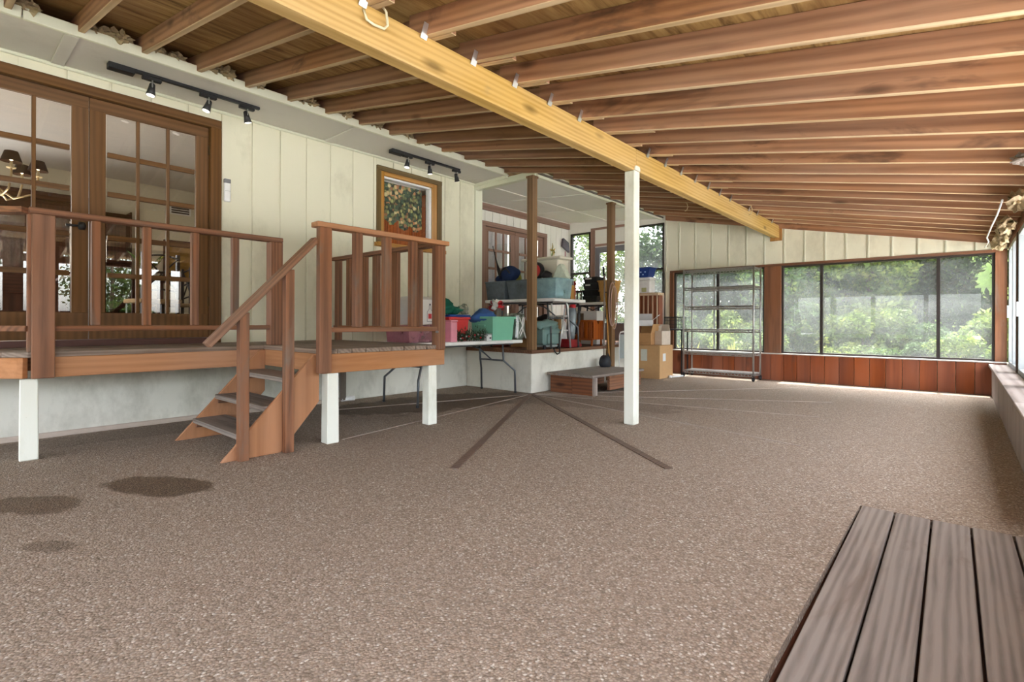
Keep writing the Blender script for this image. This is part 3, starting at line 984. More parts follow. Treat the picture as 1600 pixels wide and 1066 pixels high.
# ================================================================== DECK
XL, XP = -4.75, -3.70                # front of the left part, front of the projecting part
deck = thing('raised_deck', 'raised redwood deck on white posts in front of the french doors', 'deck', (-4.7, 2.0, 0))
def dk(mb, nm, mat, bev=0.003):
    mb.v = [(x + 4.7, y - 2.0, z) for x, y, z in mb.v]
    return mb.build(nm, mat, deck, bev)
def cham(x):                         # slanted end of the deck on the left
    return 0.44 - (XL - x) * 0.88
W_DECK = [wood('deck_board_' + 'xy'[i], lin('8b7a6c'), lin('64544a'), i, 20.0, stain=lin('6d4a38'), stain_lo=0.6, var=0.22) for i in range(2)]
xx = XL
while xx > XW + 0.06:
    x0 = max(xx - 0.139, XW + 0.032)
    a, b = x0 + 0.004, xx
    dk(MB().prism([(a, cham(a)), (b, cham(b)), (b, 2.0), (a, 2.0)], 2, ZD - 0.038, ZD - R.random() * 0.003), 'deck_board', W_DECK[1])
    xx -= 0.139
y = 2.003
while y < 3.2:
    y1 = min(y + 0.128, 3.24)
    dk(MB().box(XW + 0.032, XP + R.uniform(-0.006, 0.006), y, y1 - 0.006, ZD - 0.038, ZD - R.random() * 0.003), 'deck_board', W_DECK[0])
    y += 0.128
ZF = ZD - 0.039
dk(MB().box(XL - 0.04, XL, 0.46, 2.0, 0.565, ZF), 'fascia_board', W_ORG[1])
dk(MB().box(XP - 0.04, XP, 2.0, 3.24, 0.555, ZF), 'fascia_board', W_ORG[1])
dk(MB().box(XL, XP - 0.04, 2.0, 2.04, 0.565, ZF), 'fascia_board', W_ORG[0])
dk(MB().box(XW + 0.035, XP - 0.04, 3.20, 3.24, 0.555, ZF), 'fascia_board', W_ORG[0])
c0, c1 = Vector((XL - 0.02, 0.43, 0)), Vector((XW + 0.03, cham(XW + 0.03), 0))
dk(MB().bar((c0.x, c0.y, (0.565 + ZF) / 2), (c1.x, c1.y, (0.565 + ZF) / 2), 0.04, ZF - 0.565), 'fascia_board', W_ORG[0])
for xj in (-5.3,):
    dk(MB().box(xj - 0.02, xj + 0.02, cham(xj) + 0.1, 3.2, 0.58, ZF), 'joist', W_RED[1])
for i, (cx, cy) in enumerate(((-4.842, 0.455), (-3.762, 2.10), (-3.762, 3.11), (-5.5, 2.9), (-5.5, 0.6))):
    if i > 2:
        continue
    w = 0.095
    dk(MB().taper((cx, cy), w + 0.006, w + 0.006, 0, 0.56, w, w, math.radians(-4) if i == 0 else 0), 'support_leg', P_POST, 0.006)

ZT = 1.725                           # top of the hand rails


def railing(name, label, loc):
    t = thing(name, label, 'railing', loc)
    lx, ly, lz = loc
    def add(mb, nm, mat, bev=0.004):
        mb.v = [(x - lx, y - ly, z - lz) for x, y, z in mb.v]
        return mb.build(nm, mat, t, bev)
    return t, add


# left rail in front of the french doors, with its slanted return
_, A = railing('deck_railing', 'weathered red deck rail in front of the french doors, left of the stairs', (XL, 1.2, ZD))
A(MB().box(XL - 0.045, XL + 0.055, 0.44, 2.15, ZT - 0.04, ZT), 'top_rail', W_RED[1])
A(MB().box(XL - 0.02, XL + 0.02, 0.57, 2.05, 0.885, 0.925), 'bottom_rail', W_RED[1])
A(MB().box(XL + 0.001, XL + 0.045, 0.455, 0.575, 0.565, ZT - 0.041), 'newel_post', W_RED[2])
A(MB().box(XL - 0.035, XL, 0.435, 0.475, ZD, ZT - 0.041), 'newel_post', W_RED[2])
A(MB().box(XL - 0.06, XL + 0.05, 2.045, 2.15, ZD, ZT - 0.041), 'newel_post', W_RED[2])
for y in (0.80, 1.11, 1.44, 1.75):
    A(MB().box(XL - 0.02, XL + 0.032, y - 0.027, y + 0.027, 0.926, ZT - 0.041), 'baluster', W_RED[2])
e = Vector((XW + 0.12, cham(XW + 0.12), 0))
s_ = Vector((XL + 0.0, 0.47, 0))
for z0, z1, w, nm in ((ZT - 0.04, ZT, 0.10, 'top_rail'), (0.885, 0.925, 0.04, 'bottom_rail')):
    A(MB().bar((s_.x, s_.y - 0.03, (z0 + z1) / 2), (e.x, e.y, (z0 + z1) / 2), w, z1 - z0), nm, W_RED[0])
for k in (0.35, 0.65):
    p = s_.lerp(e, k)
    A(MB().bar((p.x, p.y, 0.926), (p.x, p.y, ZT - 0.041), 0.05, 0.05), 'baluster', W_RED[2])

# front rail of the projecting part
_, A = railing('deck_railing', 'red deck rail along the front of the projecting deck, right of the stairs', (XP, 2.6, ZD))
A(MB().box(XP - 0.05, XP + 0.055, 1.93, 3.25, ZT - 0.045, ZT - 0.005), 'top_rail', W_ORG[1])
A(MB().box(XP - 0.025, XP + 0.025, 2.055, 3.13, 0.875, 0.915), 'bottom_rail', W_RED[1])
A(MB().box(XP + 0.001, XP + 0.06, 1.945, 2.045, 0.565, ZT - 0.046), 'newel_post', W_RED[2])
A(MB().box(XP - 0.06, XP + 0.03, 3.13, 3.225, 0.70, ZT - 0.046), 'newel_post', W_RED[2])
for y in (2.30, 2.58, 2.86):
    A(MB().box(XP - 0.03, XP + 0.03, y - 0.034, y + 0.034, 0.916, ZT - 0.046), 'baluster', W_RED[2])
A(MB().lathe([(0.0, -0.01), (0.012, -0.01), (0.016, 0.0), (0.012, 0.01), (0.0, 0.01)], (XP + 0.03, 3.12, 0.868), 8), 'bolt', M_SILVER, 0)

# rail back to the house wall
_, A = railing('deck_railing', 'dark red deck rail running back to the house wall behind the front rail', (-4.7, 3.20, ZD))
A(MB().box(XW + 0.02, XP - 0.055, 3.15, 3.25, ZT - 0.045, ZT - 0.005), 'top_rail', W_RED[0])
A(MB().box(XW + 0.02, XP - 0.06, 3.18, 3.22, 0.875, 0.915), 'bottom_rail', W_RED[0])
for x in (-5.55, -5.30, -5.0, -4.77, -4.42, -4.05):
    A(MB().box(x - 0.045, x + 0.045, 3.175, 3.225, 0.74 if x < -5.5 else 0.916, ZT - 0.046), 'baluster', W_RED[2])

# ---------------------------------------------------------------- stairs
st = thing('deck_stairs', 'short open red wooden stair from the pebbled floor up to the deck', 'stairs', (-4.25, 1.7, 0))
def sb(mb, nm, mat, bev=0.003):
    mb.v = [(x + 4.25, y - 1.7, z) for x, y, z in mb.v]
    return mb.build(nm, mat, st, bev)
prof = [(1.30, 0.0), (1.70, 0.0), (1.998, 0.34), (1.998, 0.70), (1.95, 0.70)]
sb(MB().prism(prof, 0, -4.775 + 0.03, -4.775 + 0.06), 'stringer', W_PLYS)
sb(MB().prism(prof, 0, -3.775, -3.745), 'stringer', W_PLYS)
for z, y in ((0.165, 1.42), (0.345, 1.585), (0.535, 1.755)):
    sb(MB().box(-4.714, -3.776, y, y + 0.25 if z < 0.5 else 1.998, z - 0.036, z), 'tread', W_GREY[0])
    sb(MB().box(-4.714, -4.69, y + 0.02, y + 0.2, z - 0.075, z - 0.037), 'cleat', W_RED[1])
for y, zt in ((1.425, 1.02), (1.74, 1.34)):
    sb(MB().box(-3.744, -3.684, y - 0.032, y + 0.032, 0, zt), 'rail_post', W_RED[2])
sb(MB().bar((-3.716, 1.20, 0.80), (-3.716, 1.948, 1.585), 0.075, 0.045), 'handrail', W_HAND)

# ================================================================== TRACK LIGHTS
def track(name, label, y0, y1, spots):
    t = thing(name, label, 'track light', (-5.25, y0, 3.085))
    L = y1 - y0
    bx('rail', M_BLACK, t, -0.018, 0.018, 0, L, -0.028, -0.001, 0.003)
    bx('power_box', M_BLACK, t, -0.06, 0.02, -0.02, 0.16, -0.05, -0.001, 0.004)
    for (s, tilt, yaw) in spots:
        hd = bx('head_mount', M_BLACK, t, -0.02, 0.02, s - 0.07, s + 0.07, -0.06, -0.029, 0.004)
        y = s
        for dx in (-0.022, 0.022):
            MB().tube([(dx, y, -0.06), (dx, y, -0.12)], 0.006, 6).build('yoke', M_SILVER, hd)
        m = Matrix.Translation((0, y, -0.125)) @ Matrix.Rotation(yaw, 4, 'Z') @ Matrix.Rotation(tilt, 4, 'X')
        sh = MB().lathe([(0.012, 0.05), (0.022, 0.04), (0.026, 0.0), (0.036, -0.06), (0.034, -0.06)], n=14)
        sh.v = [tuple(m @ Vector(p)) for p in sh.v]
        sh.build('lamp_head', M_BLACK, hd, smooth=True)
        ln = MB().lathe([(0.0, -0.0615), (0.031, -0.0615), (0.031, -0.058), (0.0, -0.058)], n=14)
        ln.v = [tuple(m @ Vector(p)) for p in ln.v]
        ln.build('lens', emis('lens_glow', (1.0, 0.96, 0.88), 0.8), hd)
track('track_light', 'black ceiling track with three small spotlights above the french doors', 0.98, 2.16, ((0.28, -0.15, 0.3), (0.72, -0.3, 0.0), (1.06, 0.25, 0.2)))
track('track_light', 'black ceiling track with three small spotlights above the kitchen window', 3.75, 4.86, ((0.22, -0.2, 0.2), (0.58, 0.1, 0.2), (1.05, 0.4, 0.3)))

# ================================================================== FOLDING TABLES
def folding_table(label, loc, L, Wd, Hh, rz=0.0, legcol=None):
    """top L along local y, W along local x; two splayed leg frames"""
    t = thing('folding_table', label, 'table', loc, rz)
    legm = legcol or plain('table_leg_grey', (0.10, 0.11, 0.12), 0.4, 0.5)
    bx('tabletop', M_WHITE, t, -Wd / 2, Wd / 2, -L / 2, L / 2, Hh - 0.045, Hh, 0.010)
    for s in (-1, 1):
        ye, yt = s * (L / 2 - 0.10), s * (L / 2 - 0.24)
        for sx in (-1, 1):
            x0, x1 = sx * (Wd / 2 - 0.16), sx * (Wd / 2 - 0.06)
            MB().tube([(x0, yt, Hh - 0.05), (x0, yt + s * 0.02, Hh - 0.28), (x1, ye, Hh * 0.42), (x1, ye + s * 0.01, 0.01)], 0.014, 8).build('leg', legm, t, smooth=True)
            MB().lathe([(0.016, 0.0), (0.018, 0.02), (0.012, 0.03)], (x1, ye + s * 0.01, 0), 8).build('foot', M_BLACK, t)
        MB().tube([(-(Wd / 2 - 0.16), yt + s * 0.02, Hh - 0.28), (Wd / 2 - 0.16, yt + s * 0.02, Hh - 0.28)], 0.012, 8).build('crossbar', legm, t, smooth=True)
        MB().tube([(0, yt + s * 0.02, Hh - 0.28), (0, yt - s * 0.22, Hh - 0.12), (0, yt - s * 0.42, Hh - 0.055)], 0.010, 8).build('brace', legm, t, smooth=True)
    for sx in (-1, 1):
        MB().tube([(sx * (Wd / 2 - 0.1), -L / 2 + 0.1, Hh - 0.055), (sx * (Wd / 2 - 0.1), L / 2 - 0.1, Hh - 0.055)], 0.012, 6).build('side_rail', legm, t)
    return t
TZ = 0.722
folding_table('white folding table between the deck and the storage platform', (-4.87, 4.42, 0), 1.84, 0.76, TZ)
folding_table('white folding table on the platform carrying clear storage totes', (-4.94, 6.14, ZP), 1.35, 0.80, 0.72, math.pi / 2)
folding_table('small white folding table on the platform under black boxes', (-5.1, 8.05, ZP), 0.85, 0.55, 0.74, math.pi / 2, M_BLACK)


# ================================================================== TOTES AND CLUTTER
def open_shell(sx, sy, h, tx, ty, th=0.006):
    """tapered open box, bottom sx,sy, top tx,ty"""
    m = MB()
    o = [(-sx / 2, -sy / 2, 0), (sx / 2, -sy / 2, 0), (sx / 2, sy / 2, 0), (-sx / 2, sy / 2, 0),
         (-tx / 2, -ty / 2, h), (tx / 2, -ty / 2, h), (tx / 2, ty / 2, h), (-tx / 2, ty / 2, h)]
    i = [(-sx / 2 + th, -sy / 2 + th, th), (sx / 2 - th, -sy / 2 + th, th), (sx / 2 - th, sy / 2 - th, th), (-sx / 2 + th, sy / 2 - th, th),
         (-tx / 2 + th, -ty / 2 + th, h), (tx / 2 - th, -ty / 2 + th, h), (tx / 2 - th, ty / 2 - th, h), (-tx / 2 + th, ty / 2 - th, h)]
    f = [(0, 3, 2, 1), (8, 9, 10, 11)]
    for k in range(4):
        n = (k + 1) % 4
        f += [(k, n, n + 4, k + 4), (k + 8, k + 12, n + 12, n + 8), (k + 4, n + 4, n + 12, k + 12)]
    return m.add(o + i, f)


def rim(tx, ty, z, w=0.025, h=0.03):
    m = MB()
    a, b = tx / 2, ty / 2
    m.box(-a - w, a + w, -b - w, -b, z - h, z).box(-a - w, a + w, b, b + w, z - h, z)
    m.box(-a - w, -a, -b, b, z - h, z).box(a, a + w, -b, b, z - h, z)
    return m


TEAL = plain('teal_plastic', lin('77bb9f'), 0.4, nz=0.05)
RED = plain('red_plastic', lin('d03238'), 0.35, nz=0.06)
BLUE = plain('blue_plastic', lin('1f4f9f'), 0.4, nz=0.08)
PINKB = plain('pink_plastic', lin('d98a9a'), 0.4, nz=0.1)
CLEAR = glassmat('clear_plastic', (0.80, 0.87, 0.90), refl=0.05, haze=0.55, hazecol=lin('9fb4bc'), rough=0.25)
NAVY = plain('navy_cloth', lin('1d2f52'), 0.9, nz=0.3, bmp=0.3)
GREENC = plain('green_cloth', lin('15604c'), 0.85, nz=0.3, nscale=9, bmp=0.4)
WHITEC = plain('white_cloth', lin('d8dad8'), 0.9, nz=0.1, nscale=8, bmp=0.4)
BAGC = glassmat('clear_bag', (0.9, 0.92, 0.9), refl=0.12, haze=0.6, hazecol=lin('b9c4b6'), rough=0.2)

def tote(name, label, loc, sx, sy, h, mat, rz=0.0, lid=None, handle=True, tf=1.12):
    t = thing(name, label, 'storage tote', loc, rz)
    open_shell(sx, sy, h, sx * tf, sy * tf).build('body', mat, t, 0.006)
    rim(sx * tf - 0.004, sy * tf - 0.004, h, 0.018, 0.03).build('rim', mat, t, 0.004)
    if handle:
        for s in (-1, 1):
            MB().box(-sx * 0.18, sx * 0.18, s * (sy * tf / 2 + 0.002) - 0.012, s * (sy * tf / 2 + 0.002) + 0.012, h * 0.58, h * 0.66).build('handle', mat, t, 0.004)
        MB().box(-sx * tf / 2 - 0.014, -sx * tf / 2 + 0.01, -sy * 0.2, sy * 0.2, h * 0.60, h * 0.68).build('handle', mat, t, 0.004)
    if lid:
        bx('lid', lid, t, -sx * tf / 2 - 0.022, sx * tf / 2 + 0.022, -sy * tf / 2 - 0.022, sy * tf / 2 + 0.022, h + 0.001, h + 0.03, 0.012)
    return t

# on the folding table by the deck
p = on(758, 533, 2, TZ)
tote('storage_tote', 'open teal plastic tote with a moulded handle on the folding table', (-4.71, 4.97, TZ), 0.36, 0.38, 0.31, TEAL, 0.0)
tote('storage_tote', 'red plastic tub with a blue rim on the folding table', (-4.96, 4.42, TZ), 0.34, 0.30, 0.30, RED, 0.0, lid=BLUE)
t = thing('storage_tote', 'clear tote full of pink decorations at the near end of the folding table', 'storage tote', (-4.86, 3.83, TZ), 0.0)
open_shell(0.42, 0.56, 0.20, 0.45, 0.60).build('body', glassmat('pinkish_clear', (0.95, 0.8, 0.85), refl=0.05, haze=0.5, hazecol=lin('dba7b4'), rough=0.2), t, 0.006)
for k in range(14):
    MB().blob((R.uniform(-.15, .15), R.uniform(-.22, .22), R.uniform(.06, .14)), .06, .06, .045, .4, 4, 1, k).build('decoration', [PINKB, WHITEC, GREENC, plain('magenta', lin('c25a9a'), .4)][k % 4], t)
pk = thing('pink_box', 'slim pink plastic box beside the deck post on the folding table', 'box', (-4.56, 4.09, TZ))
bx('body', PINKB, pk, -0.06, 0.06, -0.05, 0.05, 0, 0.235, 0.006)
bx('lid', PINKB, pk, -0.066, 0.066, -0.056, 0.056, 0.236, 0.262, 0.006)

gb = thing('cloth_bundle', 'dark green cloth bundle heaped on the red tub', 'bundle', (-4.98, 4.36, TZ + 0.332))
MB().blob((0, -0.03, 0.085), 0.15, 0.15, 0.095, 0.35, 2.5, 3, 3, -0.083).build('fold', GREENC, gb, smooth=True)
MB().blob((0.03, 0.10, 0.05), 0.12, 0.11, 0.055, 0.4, 3, 3, 5, -0.048).build('fold', GREENC, gb, smooth=True)
cbg = thing('plastic_bag', 'crumpled clear plastic bag behind the green bundle on the red tub', 'bag', (-4.87, 4.60, TZ + 0.332))
MB().blob((0, 0, 0.065), 0.07, 0.06, 0.075, 0.6, 4, 2, 9, -0.062).build('bag', BAGC, cbg)
# garland
NEED = plain('garland_green', lin('2f4a34'), 0.8, nz=0.3)
gl = thing('garland', 'green artificial garland with berries and white ornaments on the folding table', 'garland', (-4.57, 4.42, TZ))
mb = MB()
for k in range(1100):
    c = Vector((R.gauss(0, .032), R.uniform(-.26, .24), abs(R.gauss(.05, .035)) + .012))
    d = Vector((R.gauss(0, 1), R.gauss(0, 1), R.gauss(0.3, .8))).normalized() * R.uniform(.03, .055)
    s = d.cross(Vector((0, 0, 1))).normalized() * .006
    mb.add([c - s, c + s, c + d], [(0, 1, 2)])
gneed = mb.build('needles', NEED, gl)
gneed['kind'] = 'stuff'
for k in range(16):
    MB().lathe([(0, -.012), (.009, -.009), (.013, 0), (.009, .009), (0, .012)], (R.uniform(-.01, .05), -.2 + .026 * k, R.uniform(.03, .09)), 8).build('ornament', [WHITEC, RED, M_SILVER, plain('berry', lin('6a1420'), .3)][k % 4], gl, smooth=True)
ob = thing('ornament_box', 'small white patterned box at the foot of the teal tote', 'box', (-4.54, 4.70, TZ))
bx('body', WHITEC, ob, -0.03, 0.03, -0.045, 0.045, 0, 0.075, 0.004)
bx('lid', plain('lid_grey', lin('9aa6a4'), .5), ob, -0.033, 0.033, -0.048, 0.048, 0.076, 0.092, 0.004)
MB().lathe([(0, -.012), (.012, -.004), (.012, .004), (0, .012)], (0.034, 0.01, 0.035), 8).build('dot', M_BLACK, ob)
# things in the teal tote
o = MB().blob((0, 0, 0), .15, .17, .10, .35, 2.2, 3, 12).build('blue_blanket', plain('blue_cloth', lin('3a5f9a'), .9, nz=.25, nscale=7, bmp=.4), None, smooth=True, loc=(-4.79, 4.86, TZ + .30))
tag(o, 'folded blue cloth sticking out of the teal tote', 'cloth')
bow = thing('gift_bow', 'red and white ribbon bow on top of the teal tote', 'bow', (-4.68, 5.0, TZ + .43))
bow.scale = (1.25, 1.25, 1.25)
for k in range(26):
    a, el = R.uniform(0, 6.28), R.uniform(-.2, 1.3)
    d = Vector((math.cos(a) * math.cos(el), math.sin(a) * math.cos(el), math.sin(el)))
    s = d.cross(Vector((.3, .2, 1))).normalized() * .022
    n2 = d.cross(s).normalized() * .018
    m_ = MB().add([d * .01 - s, d * .01 + s, d * .07 + s + n2, d * .07 - s + n2, d * .10 + s * .8, d * .10 - s * .8, d * .06 + s - n2, d * .06 - s - n2],
                  [(0, 1, 2, 3), (3, 2, 4, 5), (5, 4, 6, 7), (7, 6, 1, 0)])
    m_.build('loop', RED if k % 3 else WHITEC, bow)
# clear bag of wrapping at the end of the table
cw_ = thing('wrapping_bag', 'big clear plastic bag of dark green wrapping leaning at the table end', 'bag', (-4.63, 5.31, TZ))
MB().taper((0, 0), .30, .22, 0.0, .36, .28, .17).build('bag', BAGC, cw_, 0.03)
MB().taper((-.02, -.02), .24, .15, 0.01, .33, .22, .12).build('wrapping', plain('dark_green_wrap', lin('2c4a3c'), .6, nz=.4, nscale=10), cw_, 0.01)
for pts in ([(.14, -.085, .02), (.13, -.07, .2), (.08, -.055, .33)], [(.13, -.085, .02), (.165, -.02, .18), (.13, .04, .33)], [(.165, .06, .02), (.14, .0, .20), (.145, -.05, .30)], [(.15, .05, .30), (.15, .0, .12), (.165, -.06, .05)]):
    MB().tube(pts, .007, 6).build('tie', M_WHITE, cw_, smooth=True)

# bottle carton on the clear tote by the back rail
ct = thing('bottle_carton', 'white carton printed with a bottle, seen between the deck balusters', 'carton', (-4.96, 3.90, TZ + 0.205))
CARTW = plain('carton_white', lin('d8d6d2'), .7, nz=.05)
bx('body', CARTW, ct, -.17, .17, -.16, .16, 0, .30, .002)
MB().prism([(-.17, .30), (.17, .30), (0.10, .335), (-.10, .335)], 1, -.155, .155).build('top_flap', CARTW, ct)
INK = plain('print_ink', lin('3a4250'), .6)
pr_ = MB()
for (y0, y1, z0, z1) in ((-.045, -.041, .04, .15), (.041, .045, .04, .15), (-.045, .045, .036, .04), (-.014, -.010, .185, .225), (.010, .014, .185, .225), (-.014, .014, .225, .229)):
    pr_.box(.1705, .172, y0 + .06, y1 + .06, z0, z1)
pr_.bar((.1712, .06 - .043, .15), (.1712, .06 - .012, .185), .004, .0015, (1, 0, 0)).bar((.1712, .06 + .043, .15), (.1712, .06 + .012, .185), .004, .0015, (1, 0, 0))
pr_.build('bottle_print', INK, ct)
bx('label_print', plain('red_print', lin('c2393f'), .6), ct, .1705, .172, .035, .085, .07, .13)
bx('cap_print', INK, ct, .1705, .172, .05, .07, .232, .25)
# totes on the platform table
for (x0, x1, lab, m_) in ((-5.66, -5.23, 'grey clear storage tote nearest the house wall on the platform table', 'g'), (-5.21, -4.72, 'grey clear storage tote in the middle of the platform table', 'g'), (-4.66, -4.27, 'pale blue clear storage tote right of the brown post', 'b')):
    w = x1 - x0
    t = thing('storage_tote', lab, 'storage tote', ((x0 + x1) / 2, 6.0, ZP + .72))
    mat = glassmat('tote_grey', (.5, .55, .6), refl=.06, haze=.75, hazecol=lin('a3b2bd'), rough=.2) if m_ == 'g' else glassmat('tote_blue', (.75, .88, .92), refl=.06, haze=.65, hazecol=lin('d2eaf0'), rough=.2)
    open_shell(w * .86, .36, .29, w * .97, .42).build('body', mat, t, .006)
    rim(w * .96, .41, .29, .010, .02).build('rim', mat, t, .003)
    for k in range(3):
        MB().blob((R.uniform(-.06, .06), R.uniform(-.06, .06), .07 + .06 * k), w * .28, .11, .06, .3, 3, 2, k + int(x0 * -10), -.055).build('content', plain('tote_content_%d%d' % (k, int(-x0 * 10)), lin(['8b96a4', 'aa9a96', '7a8ba0'][k] if m_ == 'g' else ['c9d8dc', 'a3c8d4', 'e0dcd6'][k]), .8, nz=.3), t, smooth=True)
# on top of the totes and behind
bg = thing('duffel_bag', 'dark navy duffel bag lying on the grey totes', 'bag', (-5.33, 6.0, ZP + 1.012))
MB().blob((0.02, 0, .115), .17, .13, .13, .25, 2, 3, 21, -.113).build('body', NAVY, bg, smooth=True)
MB().blob((-.17, 0, .06), .10, .10, .065, .3, 3, 2, 22, -.058).build('pocket', NAVY, bg, smooth=True)
MB().tube([(-.1, -.12, .06), (-.05, -.14, .16), (.05, -.14, .2), (.12, -.13, .12)], .012, 6).build('strap', M_BLACK, bg, smooth=True)
um = thing('umbrella', 'thin dark umbrella standing up against the grey totes', 'umbrella', (-5.58, 6.10, ZP + 1.012))
a_, b_ = Vector((0, 0, 0.0)), Vector((-.22, .02, .60))
MB().tube([a_, a_.lerp(b_, .35), a_.lerp(b_, .55), b_], [.020, .030, .010, .006], 8).build('canopy', M_BLACK, um, smooth=True)
MB().tube([b_, b_ + Vector((-.005, 0, .015))], .008, 6).build('tip', M_BLACK, um)
cl = thing('cooler_box', 'large cream cooler box with a flat lid behind the totes', 'cooler', (-4.87, 6.38, ZP + .722))
CRM = plain('cream_plastic', lin('d5cfbd'), .5, nz=.05)
bx('body', CRM, cl, -.36, .30, -.13, .15, 0, .62, .02)
bx('lid', CRM, cl, -.42, .36, -.16, .18, .621, .66, .012)
rb = thing('red_drum', 'round red and black toy case in front of the cream cooler', 'case', (-4.80, 6.02, ZP + 1.012))
dm = MB().lathe([(.0, -.04), (.12, -.04), (.135, -.02), (.135, .02), (.12, .04), (.0, .04)], n=20)
dm.v = [(x, z, y + .135) for x, y, z in dm.v]
dm.build('shell', M_BLACK, rb, smooth=True)
dm = MB().lathe([(.0, .0), (.10, .0), (.10, .006), (.0, .006)], n=20)
dm.v = [(x, -z - .04, y + .135) for x, y, z in dm.v]
dm.build('face', RED, rb)
pw = thing('cushion', 'pale printed cushion propped on the blue tote', 'cushion', (-4.36, 6.05, ZP + 1.012))
MB().prism([(-.15, 0), (.15, 0), (.02, .22), (-.05, .20)], 1, -.05, .05).build('cover', plain('pale_print', lin('c4cdb9'), .9, nz=.2, nscale=25), pw, .02)
wb = thing('wooden_box', 'small tan wooden box standing between cushion and wall', 'box', (-4.50, 6.42, ZP + 1.40))
bx('body', W_TAN[2], wb, -.06, .06, -.05, .05, -.10, .09, .004)
bx('lid', W_TAN[0], wb, -.065, .065, -.055, .055, .091, .11, .004)
wb.location = (-4.42, 6.33, ZP + .722 + .10)
db = thing('black_bag', 'black cloth bag beside the brown post on the blue tote', 'bag', (-4.60, 6.02, ZP + 1.012))
MB().blob((0, 0, .06), .07, .1, .065, .3, 3, 2, 31, -.058).build('body', M_BLACK, db, smooth=True)
yb = thing('yellow_bag', 'small yellow green bag beside the house corner', 'bag', (-5.45, 6.42, ZP + .722))
yb.location = (-5.50, 6.40, ZP + .722)
MB().blob((0, 0, .27), .09, .09, .28, .25, 2, 2, 33, -.268).build('body', plain('yellow_green', lin('a3a04a'), .8, nz=.3), yb, smooth=True)
# under the platform table
of = thing('orange_tool', 'red orange tool case under the platform table', 'tool case', (-5.45, 5.95, ZP))
bx('body', plain('orange_red', lin('a8401f'), .5), of, -.16, .10, -.1, .1, 0, .36, .02)
MB().tube([(-.09, 0, .36), (-.09, 0, .44), (.04, 0, .44), (.04, 0, .36)], .014, 8).build('handle', M_BLACK, of, smooth=True)
db2 = thing('cardboard_box', 'plain brown carton in the shade under the platform table', 'carton', (-5.05, 6.1, ZP))
bx('body', M_CARD, db2, -.2, .2, -.15, .15, 0, .40, .003)
bx('flap', M_CARD, db2, -.2, .2, -.15, 0, .401, .407)
sf = thing('step_stool', 'white metal step stool frame beside the brown post', 'stool', (-4.50, 6.19, ZP))
for sx in (-.17, .13):
    MB().tube([(sx, .10, .0), (sx * .95, .03, .62), (sx * .9, .0, .69)], .014, 8).build('leg', M_ALU, sf, smooth=True)
    MB().tube([(sx, -.18, .0), (sx * .95, -.03, .58)], .012, 8).build('leg', M_ALU, sf, smooth=True)
for z, d in ((.25, .10), (.46, .06)):
    bx('step', M_ALU, sf, -.16, .12, -d, d, z, z + .022, .004)
kb = thing('black_sack', 'black rubbish sack behind the step stool', 'sack', (-4.98, 6.42, ZP))
MB().blob((0, 0, .24), .17, .12, .25, .3, 2.5, 3, 35, -.238).build('body', plain('black_film', (.012, .013, .015), .3), kb, smooth=True)
# green wheeled bag with straps over the edge
gbag = thing('wheeled_bag', 'green wheeled canvas bag at the edge of the storage platform', 'bag', (-4.49, 5.86, ZP))
CANV = plain('green_canvas', lin('6f8a86'), .9, nz=.25, nscale=9, bmp=.3)
MB().taper((0, 0), .20, .36, .055, .30, .23, .40).build('body', CANV, gbag, .03)
MB().blob((0, 0, .33), .13, .22, .085, .3, 3, 3, 41, -.05).build('flap', CANV, gbag, smooth=True)
bx('pocket', CANV, gbag, .10, .145, -.13, .13, .07, .22, .015)
for yy in (-.09, .11):
    MB().bar((.150, yy, .23), (.150, yy, .03), .03, .006, (1, 0, 0)).build('strap', M_BLACK, gbag)
MB().tube([(.15, .11, .03), (.165, .10, -.06), (.165, .04, -.075), (.165, -.01, -.04), (.15, -.03, .02)], .010, 6).build('strap_loop', M_BLACK, gbag, smooth=True)
bx('base', plain('pale_base', lin('9aa3a4'), .6), gbag, -.10, .10, -.17, .17, .025, .056, .008)
for yy in (-.16, .16):
    w_ = MB().lathe([(0, -.012), (.028, -.012), (.028, .012), (0, .012)], n=12)
    w_.v = [(z + .09, x + yy, y + .029) for x, y, z in w_.v]
    w_.build('wheel', M_BLACK, gbag)
# upright vacuum cleaner
vc = thing('vacuum_cleaner', 'red and grey upright vacuum cleaner on the platform', 'vacuum', (-4.52, 6.45, ZP))
MB().prism([(-.16, 0), (.18, 0), (.18, .05), (.06, .12), (-.12, .13), (-.16, .06)], 0, -.13, .13).build('head', plain('dark_red', lin('8a1c22'), .35), vc, .012)
MB().tube([(0, .06, .10), (0, .08, .24), (0, .10, .52), (0, .11, .60)], [.05, .075, .07, .05], 14).build('dust_bin', plain('bin_grey', lin('8d979c'), .3, .2), vc, smooth=True)
MB().tube([(0, .12, .56), (0, .14, .70), (0, .16, .86), (0, .17, 1.02)], [.045, .03, .022, .018], 10).build('handle', plain('dark_red2', lin('8a1c22'), .4), vc, smooth=True)
MB().tube([(.06, .10, .2), (.11, .12, .4), (.10, .14, .62), (.03, .15, .72)], .022, 8).build('hose', M_BLACK, vc, smooth=True)
MB().blob((0, .11, .62), .06, .05, .05, .1, 2, 2, 2).build('cap', RED, vc, smooth=True)
bn = thing('cardboard_tube', 'tan cardboard roll standing behind the green wheeled bag', 'roll', (-4.85, 6.62, ZP))
MB().tube([(0, 0, 0), (0, 0, .48)], .06, 14).build('roll', M_CARD, bn, smooth=True)
MB().tube([(0, 0, .481), (0, 0, .484)], .045, 14).build('core', W_DARK[2], bn)
